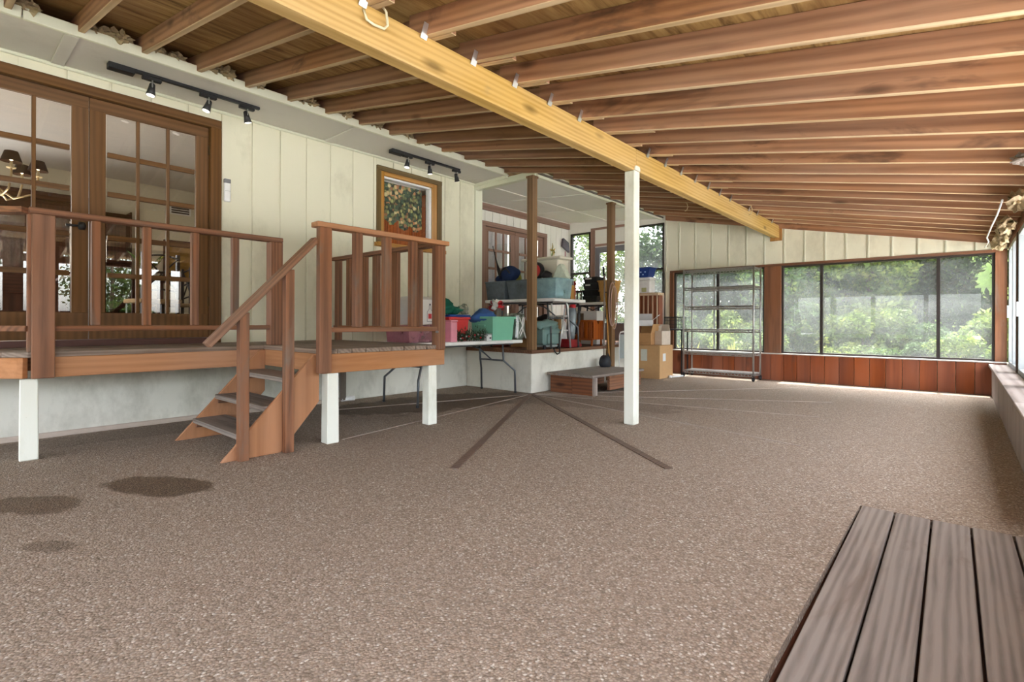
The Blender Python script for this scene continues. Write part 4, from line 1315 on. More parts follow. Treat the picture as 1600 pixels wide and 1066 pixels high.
# slatted crate
cr = thing('slatted_crate', 'orange brown wooden crate with a slatted side on the platform', 'crate', (-4.70, 7.20, ZP))
for k in range(6):
    bx('slat', W_CRATE[2], cr, -.23 + .078 * k, -.23 + .078 * k + .058, -.16, -.145, .10, .40, .002)
bx('top_bar', W_CRATE[0], cr, -.24, .24, -.165, -.14, .385, .42, .003)
bx('bottom_bar', W_CRATE[0], cr, -.24, .24, -.165, -.14, .09, .12, .003)
MB().prism([(-.14, .10), (.16, .10), (.16, .41), (.06, .41), (.0, .35), (-.06, .42), (-.14, .42)], 0, .225, .245).build('end_panel', W_CRATE[2], cr, .003)
MB().prism([(-.14, .10), (.16, .10), (.16, .41), (-.14, .42)], 0, -.245, -.225).build('end_panel', W_CRATE[2], cr, .003)
bx('back_panel', W_CRATE[0], cr, -.225, .225, .145, .16, .10, .41)
bx('floor_panel', W_CRATE[0], cr, -.225, .225, -.14, .145, .10, .112)
for sx in (-.225, .2):
    for sy in (-.15, .13):
        bx('leg', W_CRATE[2], cr, sx, sx + .025, sy, sy + .025, 0, .10)
wr = thing('white_sack', 'crumpled white sack between the vacuum and the slatted crate', 'sack', (-4.95, 6.85, ZP))
MB().blob((0, 0, .2), .11, .1, .21, .35, 2.5, 3, 51, -.198).build('body', WHITEC, wr, smooth=True)
wp = thing('printed_carton', 'white printed carton under the small table behind the crate', 'carton', (-5.05, 7.75, ZP))
bx('body', CARTW, wp, -.30, .30, -.12, .12, 0, .58, .004)
bx('print', plain('brown_print', lin('6a5a48'), .7), wp, -.13, .03, -.1215, -.12, .36, .54)
bx('print', plain('red_print2', lin('c77a86'), .7), wp, .12, .26, -.1215, -.12, .30, .40)
# on the small table
TB = ZP + .741
for k in range(4):
    o = thing('black_bin', ['lowest black plastic bin of the stack on the small table', 'second black plastic bin from below in the stack on the small table', 'third black plastic bin from below in the stack on the small table', 'topmost black plastic bin of the stack on the small table'][k], 'bin', (-5.08 + .01 * k, 8.02, TB + .001 + .116 * k), R.uniform(-.1, .1), 'stacked black bins')
    open_shell(.26, .24, .112, .30, .27).build('body', M_BLACK, o, .004)
    bx('label_print', M_WHITE, o, -.10, .0 + .04 * (k % 2), -.139, -.1375, .07, .095) if k > 1 else None
bk = thing('wicker_basket', 'tall tan wicker basket on the small table by the brown post', 'basket', (-4.735, 8.02, TB + .001))
WICK = plain('wicker', lin('b5894a'), .8, nz=.3, nscale=60, bmp=.5)
open_shell(.22, .22, .38, .30, .28, .012).build('body', WICK, bk, .006)
for z in (.02, .20, .37):
    rim(.22 + .08 * z / .38 + .004, .22 + .06 * z / .38 + .004, z + .015, .010, .025).build('band', WICK, bk, .003)
wj = thing('wooden_chair', 'low brown wooden stool left of the black bins', 'stool', (-5.42, 8.08, TB + .001))
bx('seat', W_DARK[0], wj, -.12, .12, -.1, .1, .20, .23, .004)
for sx in (-.1, .08):
    for sy in (-.08, .06):
        bx('leg', W_DARK[2], wj, sx, sx + .02, sy, sy + .02, 0, .20)
bat = thing('black_stick', 'short black stick standing in the wicker basket', 'stick', (-4.83, 8.0, TB + .02))
MB().tube([(0.03, 0, 0), (-.01, 0, .5), (-.02, 0, .62)], [.012, .016, .02], 8).build('shaft', M_BLACK, bat, smooth=True)
# leaning poles
for i, (a, b, r_, m_, lab) in enumerate((((-4.30, 7.12, 0), (-4.46, 7.40, 1.75), .015, W_GREY[2], 'long grey wooden pole leaning on the farther brown post'),
                                        ((-4.24, 7.22, 0), (-4.44, 7.41, 1.45), .013, W_TAN[2], 'shorter pale pole leaning on the farther brown post'))):
    o = thing('leaning_pole', lab, 'pole', a)
    MB().tube([(0, 0, 0.002), Vector(b) - Vector(a)], r_, 8).build('shaft', m_, o, smooth=True)
    MB().tube([Vector(b) - Vector(a), (Vector(b) - Vector(a)) * 1.012], r_ * 1.2, 8).build('end_cap', M_BLACK, o)
# cords on the post
CORD = plain('orange_cord', lin('a98c80'), .7)
for i, lab in enumerate(('pinkish cord looped over the farther brown post', 'second looped pink cord hanging lower on the farther brown post')):
    o = thing('extension_cable', lab, 'cord', (-4.36, 7.46 + .06 * i, 1.62))
    pts = [(0.0, .03 * math.sin(t_) * 1.6, -.36 - .05 * i + .36 * math.cos(t_)) for t_ in [k * 2 * math.pi / 20 for k in range(20)]]
    MB().tube([(.01, p_[1] * 2.2, p_[2]) for p_ in pts] + [(.01, pts[0][1], pts[0][2])], .011, 6).build('coil', CORD, o, smooth=True)
    MB().tube([(-.02, 0, .01), (.03, 0, .01)], .008, 6).build('hook', M_SILVER, o)
# wall things in the alcove
br = thing('broom', 'broom with a pink handle hanging head up on the alcove wall', 'broom', (XA + .05, 9.22, 1.2))
MB().tube([(0, 0, -.55), (0, 0, 1.32)], .012, 8).build('handle', plain('pink_handle', lin('c78f92'), .5), br, smooth=True)
MB().prism([(-.13, 1.42), (.13, 1.30), (.10, 1.52), (-.09, 1.60)], 0, -.03, .03).build('bristles', plain('bristle', lin('5a565c'), .9), br, .008)
wo = thing('wall_ornament', 'dried flower ornament hanging on the alcove wall', 'ornament', (XA + .03, 8.78, 2.35))
MB().tube([(0, 0, -.35), (0, 0, .30)], .006, 6).build('stem', plain('ochre', lin('b79a58'), .7), wo)
for k in range(9):
    a = k * .7
    MB().prism([(0, 0), (.05 * math.cos(a) - .02 * math.sin(a), .02 * math.cos(a) + .05 * math.sin(a)), (.11 * math.cos(a), .11 * math.sin(a)), (.05 * math.cos(a) + .02 * math.sin(a), -.02 * math.cos(a) + .05 * math.sin(a))], 0, .0 + .002 * k, .004 + .002 * k).build('leaf', plain('dry_leaf_%d' % k, lin(['6f7a3a', 'c9a25a', '8a7a3a'][k % 3]), .8), wo, loc=(0, -.01 + .02 * (k % 2), .1 + .03 * (k % 3)))
# black round bag on the step and white folded chair
fc = thing('folded_chair', 'white tubular folded chair leaning behind the white post', 'chair', (-4.30, 7.62, 0))
fc.scale = (.45, .45, .95)
MB().tube([(.0, -.02, 0), (.0, -.02, .78), (.02, .02, .84), (.10, .08, .85), (.30, .26, .85), (.36, .32, .80), (.36, .32, 0)], .014, 8).build('frame', M_WHITE, fc, smooth=True)
MB().add([(.01, -.01, .38), (.35, .31, .38), (.35, .31, .80), (.01, -.01, .80), (.016, -.016, .38), (.356, .304, .38), (.356, .304, .80), (.016, -.016, .80)], [(0, 1, 2, 3), (7, 6, 5, 4), (0, 4, 5, 1), (1, 5, 6, 2), (2, 6, 7, 3), (3, 7, 4, 0)]).build('sling', plain('grey_sling2', lin('9aa09c'), .7), fc)

# low wooden step
stp = thing('wooden_step', 'low broad wooden step of weathered boards in front of the storage platform', 'step', (-3.95, 6.35, 0))
for k in range(4):
    x0 = -.37 + k * .187
    bx('tread_board', W_GREY[1], stp, x0 + .002, x0 + .183, -.70, .72, .235, .27, .003)
W_STEP = wood('step_side', lin('7a5038'), lin('55362a'), 0, 14.0, var=0.2)
bx('end_board', W_STEP, stp, -.34, .02, -.655, -.62, 0, .234, .003)
bx('end_board', W_STEP, stp, .025, .345, -.66, -.625, 0, .234, .003)
bx('corner_leg', W_BENCH[2], stp, .345, .375 - .002, -.665, -.58, 0, .234, .003)
bx('side_board', W_RED[1], stp, .29, .33, -.2, .70, .03, .234, .003)
bx('side_board', W_RED[1], stp, -.34, -.30, -.6, .70, 0, .234, .003)
hb_ = thing('black_handbag', 'round black bag sitting on the low wooden step', 'bag', (-4.16, 6.93, .271))
MB().blob((0, 0, .075), .09, .11, .11, .12, 2, 3, 61, -.074).build('body', plain('black_nylon', (.02, .022, .028), .6), hb_, smooth=True)
MB().tube([(.06, -.05, .13), (.05, 0, .205), (.05, .05, .14)], .010, 6).build('handle', M_BLACK, hb_, smooth=True)

# ---------------------------------------------------------------- boxes by the far wall
def carton(label, loc, sx, sy, h, rz, mat, flaps=(), opened=True):
    t = thing('cardboard_box', label, 'carton', loc, rz)
    if opened:
        open_shell(sx, sy, h, sx, sy, .005).build('body', mat, t)
    else:
        bx('body', mat, t, -sx / 2, sx / 2, -sy / 2, sy / 2, 0, h, .003)
    for (sd, a) in flaps:
        L = (sy if sd in 'xX' else sx) / 2 - .003
        ln = .5 * (sx if sd in 'xX' else sy)
        o, dirv = {'X': ((sx / 2, 0), (1, 0)), 'x': ((-sx / 2, 0), (-1, 0)), 'Y': ((0, sy / 2), (0, 1)), 'y': ((0, -sy / 2), (0, -1))}[sd]
        dx, dz = math.cos(a) * ln, math.sin(a) * ln
        q = (-dirv[1], dirv[0])
        nrm = Vector((-dirv[0] * math.sin(a), -dirv[1] * math.sin(a), math.cos(a))) * .005
        vs = []
        for s in (-L, L):
            vs.append(Vector((o[0] + q[0] * s, o[1] + q[1] * s, h)))
        for s in (L, -L):
            vs.append(Vector((o[0] + q[0] * s + dirv[0] * dx, o[1] + q[1] * s + dirv[1] * dx, h + dz)))
        MB().add(vs + [v + nrm for v in vs], [(0, 1, 2, 3), (7, 6, 5, 4), (0, 4, 5, 1), (1, 5, 6, 2), (2, 6, 7, 3), (3, 7, 4, 0)]).build('flap', mat, t)
    return t
CARD2 = plain('cardboard_orange', lin('bd9668'), .85, nz=.1)
big = carton('large tan cardboard box on the floor left of the wire rack', (-4.10, 8.42, 0), .52, .52, .57, 0.0, CARD2, (), False)
bx('tape_label', plain('label_paper', lin('cfd0c2'), .7), big, -.09, .03, -.262, -.2605, .30, .50)
bx('tape_label', plain('label_paper2', lin('d6d8d6'), .7), big, .2605, .262, -.14, -.03, .30, .43)
carton('open brown cardboard box stacked on the large tan box', (-4.20, 8.36, .575), .32, .34, .20, 0.1, M_CARD, (('X', 1.35), ('y', -1.2), ('Y', 1.2)))
carton('white open carton resting on the open brown box', (-4.26, 8.42, .90), .30, .28, .10, 0.5, plain('white_card', lin('d2d4d6'), .7), (('X', .7), ('Y', 1.0)))
carton('small whitish open carton on the right of the large tan box', (-3.97, 8.50, .575), .20, .24, .24, -.2, plain('pale_card', lin('cdbfae'), .8), (('x', 2.0), ('Y', 1.9)))
# half wall with slats
W_PALE = wood3('pale_batten', lin('cdb79c'), lin('b09878'), 14.0, var=.1, knots=False)
hw = thing('slatted_cabinet', 'half high slatted wooden cabinet under the narrow window', 'cabinet', (-4.62, 9.15, ZP))
hw.location = (-4.62, 9.18, ZP)
bx('back', W_PANEL, hw, -.30, .30, -.05, .12, 0.0, .90)
for k in range(7):
    bx('slat', W_PALE[2], hw, -.29 + .092 * k, -.29 + .092 * k + .022, -.075, -.05, 0, .90, .002)
bx('top', W_PALE[0], hw, -.32, .32, -.12, .14, .901, .95, .004)
ch = thing('cooler_box', 'white picnic cooler on the slatted cabinet', 'cooler', (-4.67, 9.18, ZP + .951))
bx('body', M_WHITE, ch, -.22, .20, -.10, .12, 0, .25, .02)
bx('lid', M_WHITE, ch, -.235, .215, -.115, .135, .251, .30, .015)
bx('note', plain('olive_note', lin('a8a878'), .7), ch, .02, .12, -.102, -.1, .02, .10)
bb = thing('laundry_basket', 'blue plastic basket with white print on top of the white cooler', 'basket', (-4.67, 9.18, ZP + 1.252))
open_shell(.32, .24, .19, .42, .27, .008).build('body', plain('deep_blue', lin('17357e'), .4), bb, .008)
rim(.415, .265, .19, .018, .02).build('rim', plain('deep_blue2', lin('122a66'), .4), bb, .004)
for k in range(6):
    bx('slot_print', plain('print_white', lin('b9cfe8'), .5), bb, -.13 + .045 * k, -.105 + .045 * k, -.134 - (.002 if k % 2 else 0), -.126, .04 + .05 * (k % 2), .06 + .05 * (k % 2))
wc = thing('wire_basket', 'black wire basket beside the cardboard boxes', 'basket', (-3.98, 9.10, .86))
mb = MB()
for k in range(8):
    xk = -.15 + .30 * k / 7
    for yk in (-.12, .12):
        mb.tube([(xk, yk, 0), (xk, yk, .20)], .004, 5)
for k in range(6):
    yk = -.12 + .24 * k / 5
    for xk in (-.15, .15):
        mb.tube([(xk, yk, 0), (xk, yk, .20)], .004, 5)
for z in (.0, .07, .14):
    mb.tube([(-.15, -.12, z), (.15, -.12, z), (.15, .12, z), (-.15, .12, z), (-.15, -.12, z)], .004, 5)
mb.build('mesh', M_BLACK, wc)
MB().tube([(-.15, -.12, .2), (.15, -.12, .2), (.15, .12, .2), (-.15, .12, .2), (-.15, -.12, .2)], .009, 6).build('rim', M_BLACK, wc)
ts = thing('tray_stand', 'dark low tray table under the black wire basket', 'table', (-4.0, 9.12, 0))
bx('top', M_BLACK, ts, -.22, .22, -.16, .16, .82, .845, .004)
for sx in (-.2, .18):
    for sy in (-.14, .12):
        bx('leg', M_BLACK, ts, sx, sx + .02, sy, sy + .02, 0, .82)
pb = thing('white_pipe', 'white plastic pipe lying on the floor by the boxes', 'pipe', (-3.70, 8.62, .02))
MB().tube([(-.1, -.1, 0), (.0, .16, 0)], .02, 10).build('tube', M_WHITE, pb, smooth=True)
MB().tube([(-.1, -.1, 0), (-.12, -.14, 0)], .027, 10).build('coupling', M_WHITE, pb, smooth=True)

# ---------------------------------------------------------------- wire rack
RX0, RX1, RY0, RY1 = -3.72, -2.55, 8.86, 9.24
rk = thing('wire_rack', 'tall chrome wire shelving rack on wheels in front of the far window', 'shelf rack', (RX0, RY0, 0))
RL, RD = RX1 - RX0, RY1 - RY0
for xk in (0, RL):
    for yk in (0, RD):
        MB().tube([(xk, yk, .09), (xk, yk, 1.90)], .015, 8).build('upright', M_CHROME, rk, smooth=True)
        cst = MB()
        wl = MB().lathe([(0, -.012), (.03, -.016), (.035, 0), (.03, .016), (0, .012)], n=12)
        cst.add([(z + xk, x + yk, y + .036) for x, y, z in wl.v], wl.f)
        cst.tube([(xk, yk, .092), (xk, yk, .075)], .014, 8)
        cst.box(xk - .022, xk - .018, yk - .015, yk + .015, .03, .078).box(xk + .018, xk + .022, yk - .015, yk + .015, .03, .078)
        cst.build('caster', M_BLACK, rk)
for z in (.12, .45, .845, 1.24, 1.57, 1.88):
    mb = MB()
    for yk in (0, RD):
        mb.tube([(0, yk, z), (RL, yk, z)], .010, 6).tube([(0, yk, z - .042), (RL, yk, z - .042)], .009, 6)
        n = 22
        for k in range(n):
            xa_, xb_ = RL * k / n, RL * (k + 1) / n
            mb.tube([(xa_, yk, z - (.042 if k % 2 else 0)), (xb_, yk, z - (0 if k % 2 else .042))], .006, 4, False)
    for xk in (0, RL):
        mb.tube([(xk, 0, z), (xk, RD, z)], .005, 5).tube([(xk, 0, z - .028), (xk, RD, z - .028)], .005, 5)
    for k in range(1, 44):
        mb.tube([(RL * k / 44, 0, z + .003), (RL * k / 44, RD, z + .003)], .0022, 4, False)
    mb.tube([(0, RD / 2, z - .003), (RL, RD / 2, z - .003)], .004, 5)
    mb.build('shelf', M_CHROME, rk)

# ================================================================== ROOMS BEHIND THE DOORS
INW = plain('interior_wall', lin('cfc9b6'), .8, nz=.04)
INC = plain('interior_ceiling', lin('d2cdc4'), .9, nz=.04)
DX0, DX1, DY0, DY1, DZ1 = -10.6, XW - .165, -3.0, 3.36, 3.32
dr = MB()
dr.box(DX0 - .1, DX0, DY0, -2.7, ZD, DZ1).box(DX0 - .1, DX0, .1, DY1, ZD, DZ1).box(DX0 - .1, DX0, -2.7, .1, 3.1, DZ1).box(DX0 - .1, DX0, -2.7, .1, ZD, 1.0)
dr.box(DX0, DX1, DY0 - .1, DY0, ZD, DZ1).box(DX0, DX1, DY1, DY1 + .08, ZD, DZ1)
wall_dining = struct(dr.build('wall_dining', INW))
struct(bx('ceiling_dining', INC, None, DX0 - .1, DX1, DY0 - .1, DY1 + .08, DZ1, DZ1 + .1))
struct(bx('floor_dining', W_DARK[1], None, DX0 - .1, DX1, DY0 - .1, DY1 + .08, ZD - .1, ZD))

# chandelier
cp = on(-8, 262, 0, -7.5)
chd = thing('chandelier', 'brass chandelier with dark shades glimpsed through the french door', 'chandelier', (cp.x, cp.y, cp.z))
BRASS = plain('brass', lin('b8a583'), .3, .8)
MB().lathe([(.0, -.32), (.03, -.30), (.05, -.24), (.02, -.18), (.035, -.05), (.02, .05), (.03, .14), (.012, .2), (0.0, .2)], n=14).build('stem', BRASS, chd, smooth=True)
MB().tube([(0, 0, .2), (0, 0, DZ1 - cp.z - .005)], .008, 6).build('chain', BRASS, chd)
BULB = emis('bulb', (1.0, .72, .42), 9.0)
SHADE = plain('dark_shade', lin('3a2a20'), .8)
for k in range(6):
    a = k * math.pi / 3 + .3
    c, s = math.cos(a), math.sin(a)
    arm = MB().tube([(c * .02, s * .02, -.2), (c * .14, s * .14, -.30), (c * .28, s * .28, -.24), (c * .33, s * .33, -.10), (c * .33, s * .33, -.04)], .010, 8).build('arm', BRASS, chd, smooth=True)
    MB().lathe([(.035, 0), (.04, .01), (.012, .012), (.012, .07)], (c * .33, s * .33, -.045), 10).build('candle', plain('candle_cream', lin('d8c8a0'), .6), arm)
    MB().lathe([(.0, 0), (.014, .01), (.016, .03), (.0, .055)], (c * .33, s * .33, .028), 8).build('bulb', BULB, arm, smooth=True)
    sh = MB()
    n = 16
    vs = []
    for r_, z in ((.085, .02), (.052, .125)):
        for q in range(n):
            t_ = 2 * math.pi * q / n
            vs.append((c * .33 + r_ * math.cos(t_), s * .33 + r_ * math.sin(t_), z))
    sh.add(vs, [(q, (q + 1) % n, (q + 1) % n + n, q + n) for q in range(n)])
    sh.build('lamp_shade', SHADE, arm, smooth=True)
li = bpy.data.lights.new('chandelier_light', 'POINT')
li.energy = 26
li.color = (1, .85, .66)
li.shadow_soft_size = .3
lo = bpy.data.objects.new('chandelier_light', li)
COL.objects.link(lo)
lo.parent = chd
lo.location = (0, 0, -.75)

cab = thing('china_cabinet', 'dark wooden china cabinet inside the dining room at the far left', 'cabinet', (-10.3, 1.0, ZD))
bx('body', W_DARK[2], cab, -.28, .20, -.7, .7, 0, .9, .005)
bx('body', W_DARK[2], cab, -.28, .06, -.7, .7, .901, 2.0, .005)
bx('cornice', W_DARK[1], cab, -.28, .12, -.76, .76, 2.001, 2.12, .01)
for k in range(2):
    d_ = bx('door', W_DARK[2], cab, .061, .085, -.66 + .67 * k, -.01 + .67 * k, .95, 1.95, .004)
    bx('pane', M_GLASS, d_, .086, .089, -.58 + .67 * k, -.09 + .67 * k, 1.05, 1.85)
    bx('drawer', W_DARK[1], cab, .201, .22, -.66 + .67 * k, -.01 + .67 * k, .6, .86, .004)
dt = thing('dining_table', 'dark dining table inside the dining room', 'table', (-8.3, 1.55, ZD))
bx('tabletop', W_DARK[0], dt, -.75, .75, -.5, .5, .71, .75, .01)
for sx in (-.66, .6):
    for sy in (-.42, .36):
        bx('leg', W_DARK[2], dt, sx, sx + .06, sy, sy + .06, 0, .71, .004)
def dchair(label, x, y, rz):
    c_ = thing('dining_chair', label, 'chair', (x, y, ZD), rz)
    bx('seat', plain('seat_tan', lin('a08a68'), .9), c_, -.22, .22, -.22, .22, .42, .47, .01)
    for sx in (-.2, .165):
        bx('leg', M_BLACK, c_, sx, sx + .035, -.2, -.165, 0, .42)
        bx('leg', M_BLACK, c_, sx, sx + .035, .165, .2, 0, 1.0)
    for z in (.55, .75, .95):
        MB().tube([(-.18, .19, z), (-.09, .215, z + .02), (0, .222, z + .03), (.09, .215, z + .02), (.18, .19, z)], .012, 6).build('back_slat', M_BLACK, c_, smooth=True)
    MB().tube([(-.18, .19, .56), (0, .2, .76), (.18, .19, .95)], .01, 6).build('back_cross', M_BLACK, c_, smooth=True)
    MB().tube([(.18, .19, .56), (0, .2, .76), (-.18, .19, .95)], .01, 6).build('back_cross', M_BLACK, c_, smooth=True)
dchair('black metal chair with curved back slats behind the right french door leaf', -7.2, 1.75, math.radians(-80))
dchair('black metal chair on the far side of the dining table', -8.7, 2.35, math.radians(0))
bc = thing('bookcase', 'tall narrow dark bookcase on the dining room wall', 'bookcase', (-10.42, 2.0, ZD))
for sy in (-.2, .18):
    bx('side', W_DARK[2], bc, -.15, .15, sy, sy + .02, 0, 2.0)
for k in range(6):
    bx('shelf', W_DARK[1], bc, -.15, .15, -.18, .18, .03 + k * .38, .05 + k * .38)
bx('back', W_DARK[2], bc, -.17, -.151, -.2, .2, 0, 2.0)
pic = thing('framed_picture', 'brown framed floral picture on the dining room wall', 'picture', (DX0 + .02, 3.0, 2.05))
bx('frame', W_DARK[1], pic, -.015, .012, -.28, .28, -.35, .35, .006)
bx('canvas', plain('painting', lin('8a6a2c'), .7, nz=.7, nscale=7), pic, .013, .016, -.23, .23, -.30, .30)
vt = thing('air_vent', 'small dark air vent high on the dining room wall', 'vent', (DX0 + .01, 2.98, 2.98))
bx('frame', M_WHITE, vt, -.008, .008, -.17, .17, -.11, .11)
for k in range(5):
    bx('slat', M_BLACK, vt, .0085, .014, -.14, .14, -.09 + .04 * k, -.065 + .04 * k)
pl_ = thing('potted_plant', 'leafy plant on the dining table', 'plant', (-8.2, 1.95, ZD + .751))
MB().lathe([(.05, 0), (.08, .02), (.09, .15), (.08, .16)], n=14).build('pot', WHITEC, pl_, smooth=True)
for k in range(26):
    a, l_ = R.uniform(0, 6.28), R.uniform(.2, .42)
    d = Vector((math.cos(a) * .7, math.sin(a) * .7, R.uniform(.3, 1.1))).normalized() * l_
    s = Vector((-math.sin(a), math.cos(a), 0)) * .03
    b0 = Vector((0, 0, .14))
    MB().add([b0, b0 + d * .55 + s, b0 + d, b0 + d * .55 - s], [(0, 1, 2, 3)]).build('leaf', plain('plant_leaf_%d' % (k % 3), lin(['4a6a2a', '6b7f33', '8a8a3a'][k % 3]), .6) if k < 3 else bpy.data.materials['plant_leaf_%d' % (k % 3)], pl_)

# kitchen behind the small window
KX0, KY0, KY1, KZ1 = -8.2, 3.46, 5.53, 3.06
kr = MB().box(KX0 - .1, KX0, KY0, KY1, ZD, KZ1).box(KX0, DX1, KY1, KY1 + .02, ZD, KZ1)
struct(kr.build('wall_kitchen', INW))
struct(bx('ceiling_kitchen', INC, None, KX0 - .1, DX1, KY0, KY1, KZ1, KZ1 + .1))
struct(bx('floor_kitchen', W_DARK[1], None, KX0 - .1, DX1, KY0, KY1, ZD - .1, ZD))
CABW = wood3('cabinet_wood', lin('a05a30'), lin('7c4020'), 14.0, var=.1, knots=False)
for k in range(3):
    kc = thing('kitchen_cabinet', ['brown wooden kitchen wall cabinet seen at the left of the window', 'brown wooden kitchen wall cabinet in the middle of the window view', 'brown wooden kitchen wall cabinet at the right of the window view'][k], 'cabinet', (-7.75 + .68 * k, KY1 - .18, 2.0), math.radians(-90))
    bx('body', CABW[2], kc, -.17, .15, -.33, .33, -.1, .98, .004)
    for s in (0, 1):
        d_ = bx('door', CABW[2], kc, .151, .172, -.325 + .33 * s, -.005 + .33 * s, -.09, .97, .006)
        bx('panel', CABW[2], d_, .173, .179, -.27 + .33 * s, -.06 + .33 * s, -.03, .9, .006)
        MB().lathe([(0, -.012), (.012, -.006), (.012, .006), (0, .012)], (.185, -.04 + .09 * s, 0.0), 8).build('knob', M_BLACK, d_)
kl = thing('ceiling_light', 'glowing fluorescent strip light on the kitchen ceiling', 'lamp', (-7.0, 4.5, KZ1 - .06))
bx('tube', emis('tube_glow', (1, .93, .82), 6.0), kl, -.6, .6, -.08, .08, -.03, -.012)
bx('housing', M_WHITE, kl, -.65, .65, -.12, .12, -.011, .059)
vl = thing('window_valance', 'dark floral valance with a scalloped hem in the kitchen window', 'curtain', (XW - .20, 4.26, 2.86))
def floral():
    m, nt, b = new_mat('floral_print')
    v = coords(nt, (1, 1, 1))
    vo = nt.nodes.new('ShaderNodeTexVoronoi')
    vo.inputs['Scale'].default_value = 22
    nt.links.new(v, vo.inputs['Vector'])
    sp = nt.nodes.new('ShaderNodeSeparateColor')
    nt.links.new(vo.outputs['Color'], sp.inputs[0])
    c = ramp(nt, sp.outputs[0], [(0, lin('33473c')), (.3, lin('516a55')), (.5, lin('c9c57e')), (.65, lin('3c5045')), (.82, lin('cf8e62')), (1, lin('dcd39c'))])
    d_ = ramp(nt, vo.outputs['Distance'], [(.45, 0.0), (.85, 1.0)])
    c = mixc(nt, d_, c, lin('2c3c34'))
    nt.links.new(c, b.inputs['Base Color'])
    b.inputs['Roughness'].default_value = .9
    return m
mb = MB()
n = 60
vs, fs = [], []
for i in range(n + 1):
    yk = -.42 + .84 * i / n
    ph = (i / n * 4) % 1.0
    hem = -.50 - .08 * math.sin(math.pi * ph) - (.05 if i > n * .5 else 0)
    for j in range(5):
        vs.append((.02 * math.sin(i * 1.1) * (j / 4), yk, hem * j / 4))
for i in range(n):
    for j in range(4):
        a = i * 5 + j
        fs.append((a, a + 1, a + 6, a + 5))
mb.add(vs, fs).build('cloth', floral(), vl, smooth=True)
MB().tube([(0, -.46, 0), (0, .46, 0)], .010, 8).build('rod', M_WHITE, vl)

# room behind the alcove door with pale curtains
struct(MB().box(-8.6, -8.5, 5.75, YF + .15, .5, 1.0).box(-8.6, -8.5, 5.75, YF + .15, 3.0, 3.3).box(-8.5, XA - .15, 5.75, 5.8, .5, 3.3).box(-8.5, XA - .15, YF, YF + .15, .5, 3.3).build('wall_den', INW))
struct(bx('floor_den', W_DARK[1], None, -8.6, XA - .15, 5.75, YF + .15, .5, .6))
for k, (y0, y1) in enumerate(((6.72, 7.6), (7.62, 8.55))):
    cu = thing('door_curtain', ['pale curtain behind the left leaf of the alcove french door', 'pale curtain behind the right leaf of the alcove french door'][k], 'curtain', (XA - .19, y0, .62))
    vs, fs = [], []
    n = 48
    for i in range(n + 1):
        for j in range(2):
            vs.append((.02 * math.sin(i * .9), (y1 - y0) * i / n, j * 2.1))
    for i in range(n):
        a = i * 2
        fs.append((a, a + 2, a + 3, a + 1))
    MB().add(vs, fs).build('cloth', plain('curtain_%d' % k, lin('d6d8d8'), .9, nz=.05), cu, smooth=True)
    MB().tube([(0, 0, 2.11), (0, y1 - y0, 2.11)], .01, 6).build('rod', M_SILVER, cu)

# ================================================================== OUTDOORS
def grass_mat():
    m, nt, b = new_mat('lawn')
    n = noise(nt, coords(nt, (1, 1, 1)), 3.0, 8, .7)
    c = ramp(nt, n, [(.3, lin('2c3a1c')), (.55, lin('4d5f2c')), (.8, lin('7d7a48'))])
    nt.links.new(c, b.inputs['Base Color'])
    b.inputs['Roughness'].default_value = .95
    b.inputs['Specular IOR Level'].default_value = .1
    return m
gm = MB()
gm.box(-40, 40, YF + .13, 60, -.25, -.06).box(-10.75, XR + .21, -40, YB - .41, -.25, -.06)
struct(gm.build('ground', grass_mat()))
bank = MB().prism([(19.5, -.06), (26, 7.5), (60, 7.5), (60, -.06)], 0, -7.0, 40)  # bank added behind the trees to block the bright sky
struct(bank.build('ground_sky_screen', bpy.data.materials['lawn']))
pm = MB().box(XR + .21, 40, -40, YF + .13, -.25, -.06).box(-40, -10.75, -40, YF + .13, -.25, -.06)  # ground out of view, made pale to bounce daylight into the rooms
struct(pm.build('ground_bounce', plain('pale_bounce', lin('c6c5c2'), .8, nz=.1, nscale=3)))

def leaf_mat(name, cols):
    m, nt, b = new_mat(name)
    out = nt.nodes['Material Output']
    n = noise(nt, coords(nt, (1, 1, 1), 50.0), 2.6, 5, .7)
    c = ramp(nt, n, [(.3, cols[0]), (.52, cols[1]), (.75, cols[2])])
    nt.links.new(c, b.inputs['Base Color'])
    b.inputs['Roughness'].default_value = .6
    b.inputs['Specular IOR Level'].default_value = .2
    tl = nt.nodes.new('ShaderNodeBsdfTranslucent')
    nt.links.new(c, tl.inputs[0])
    mx = nt.nodes.new('ShaderNodeMixShader')
    mx.inputs[0].default_value = .4
    nt.links.new(b.outputs[0], mx.inputs[1])
    nt.links.new(tl.outputs[0], mx.inputs[2])
    nt.links.new(mx.outputs[0], out.inputs[0])
    return m
LEAF = [leaf_mat('leaf_dark', (lin('131e10'), lin('26371a'), lin('4c5f2c'))), leaf_mat('leaf_mid', (lin('1b2a14'), lin('435a28'), lin('858f3e'))), leaf_mat('leaf_pale', (lin('2b391d'), lin('5e6e30'), lin('a3a552')))]
BARK = wood('bark', lin('5a4a3c'), lin('3a2f26'), 2, 14.0, var=.2, knots=False)
rng = np.random.default_rng(3)

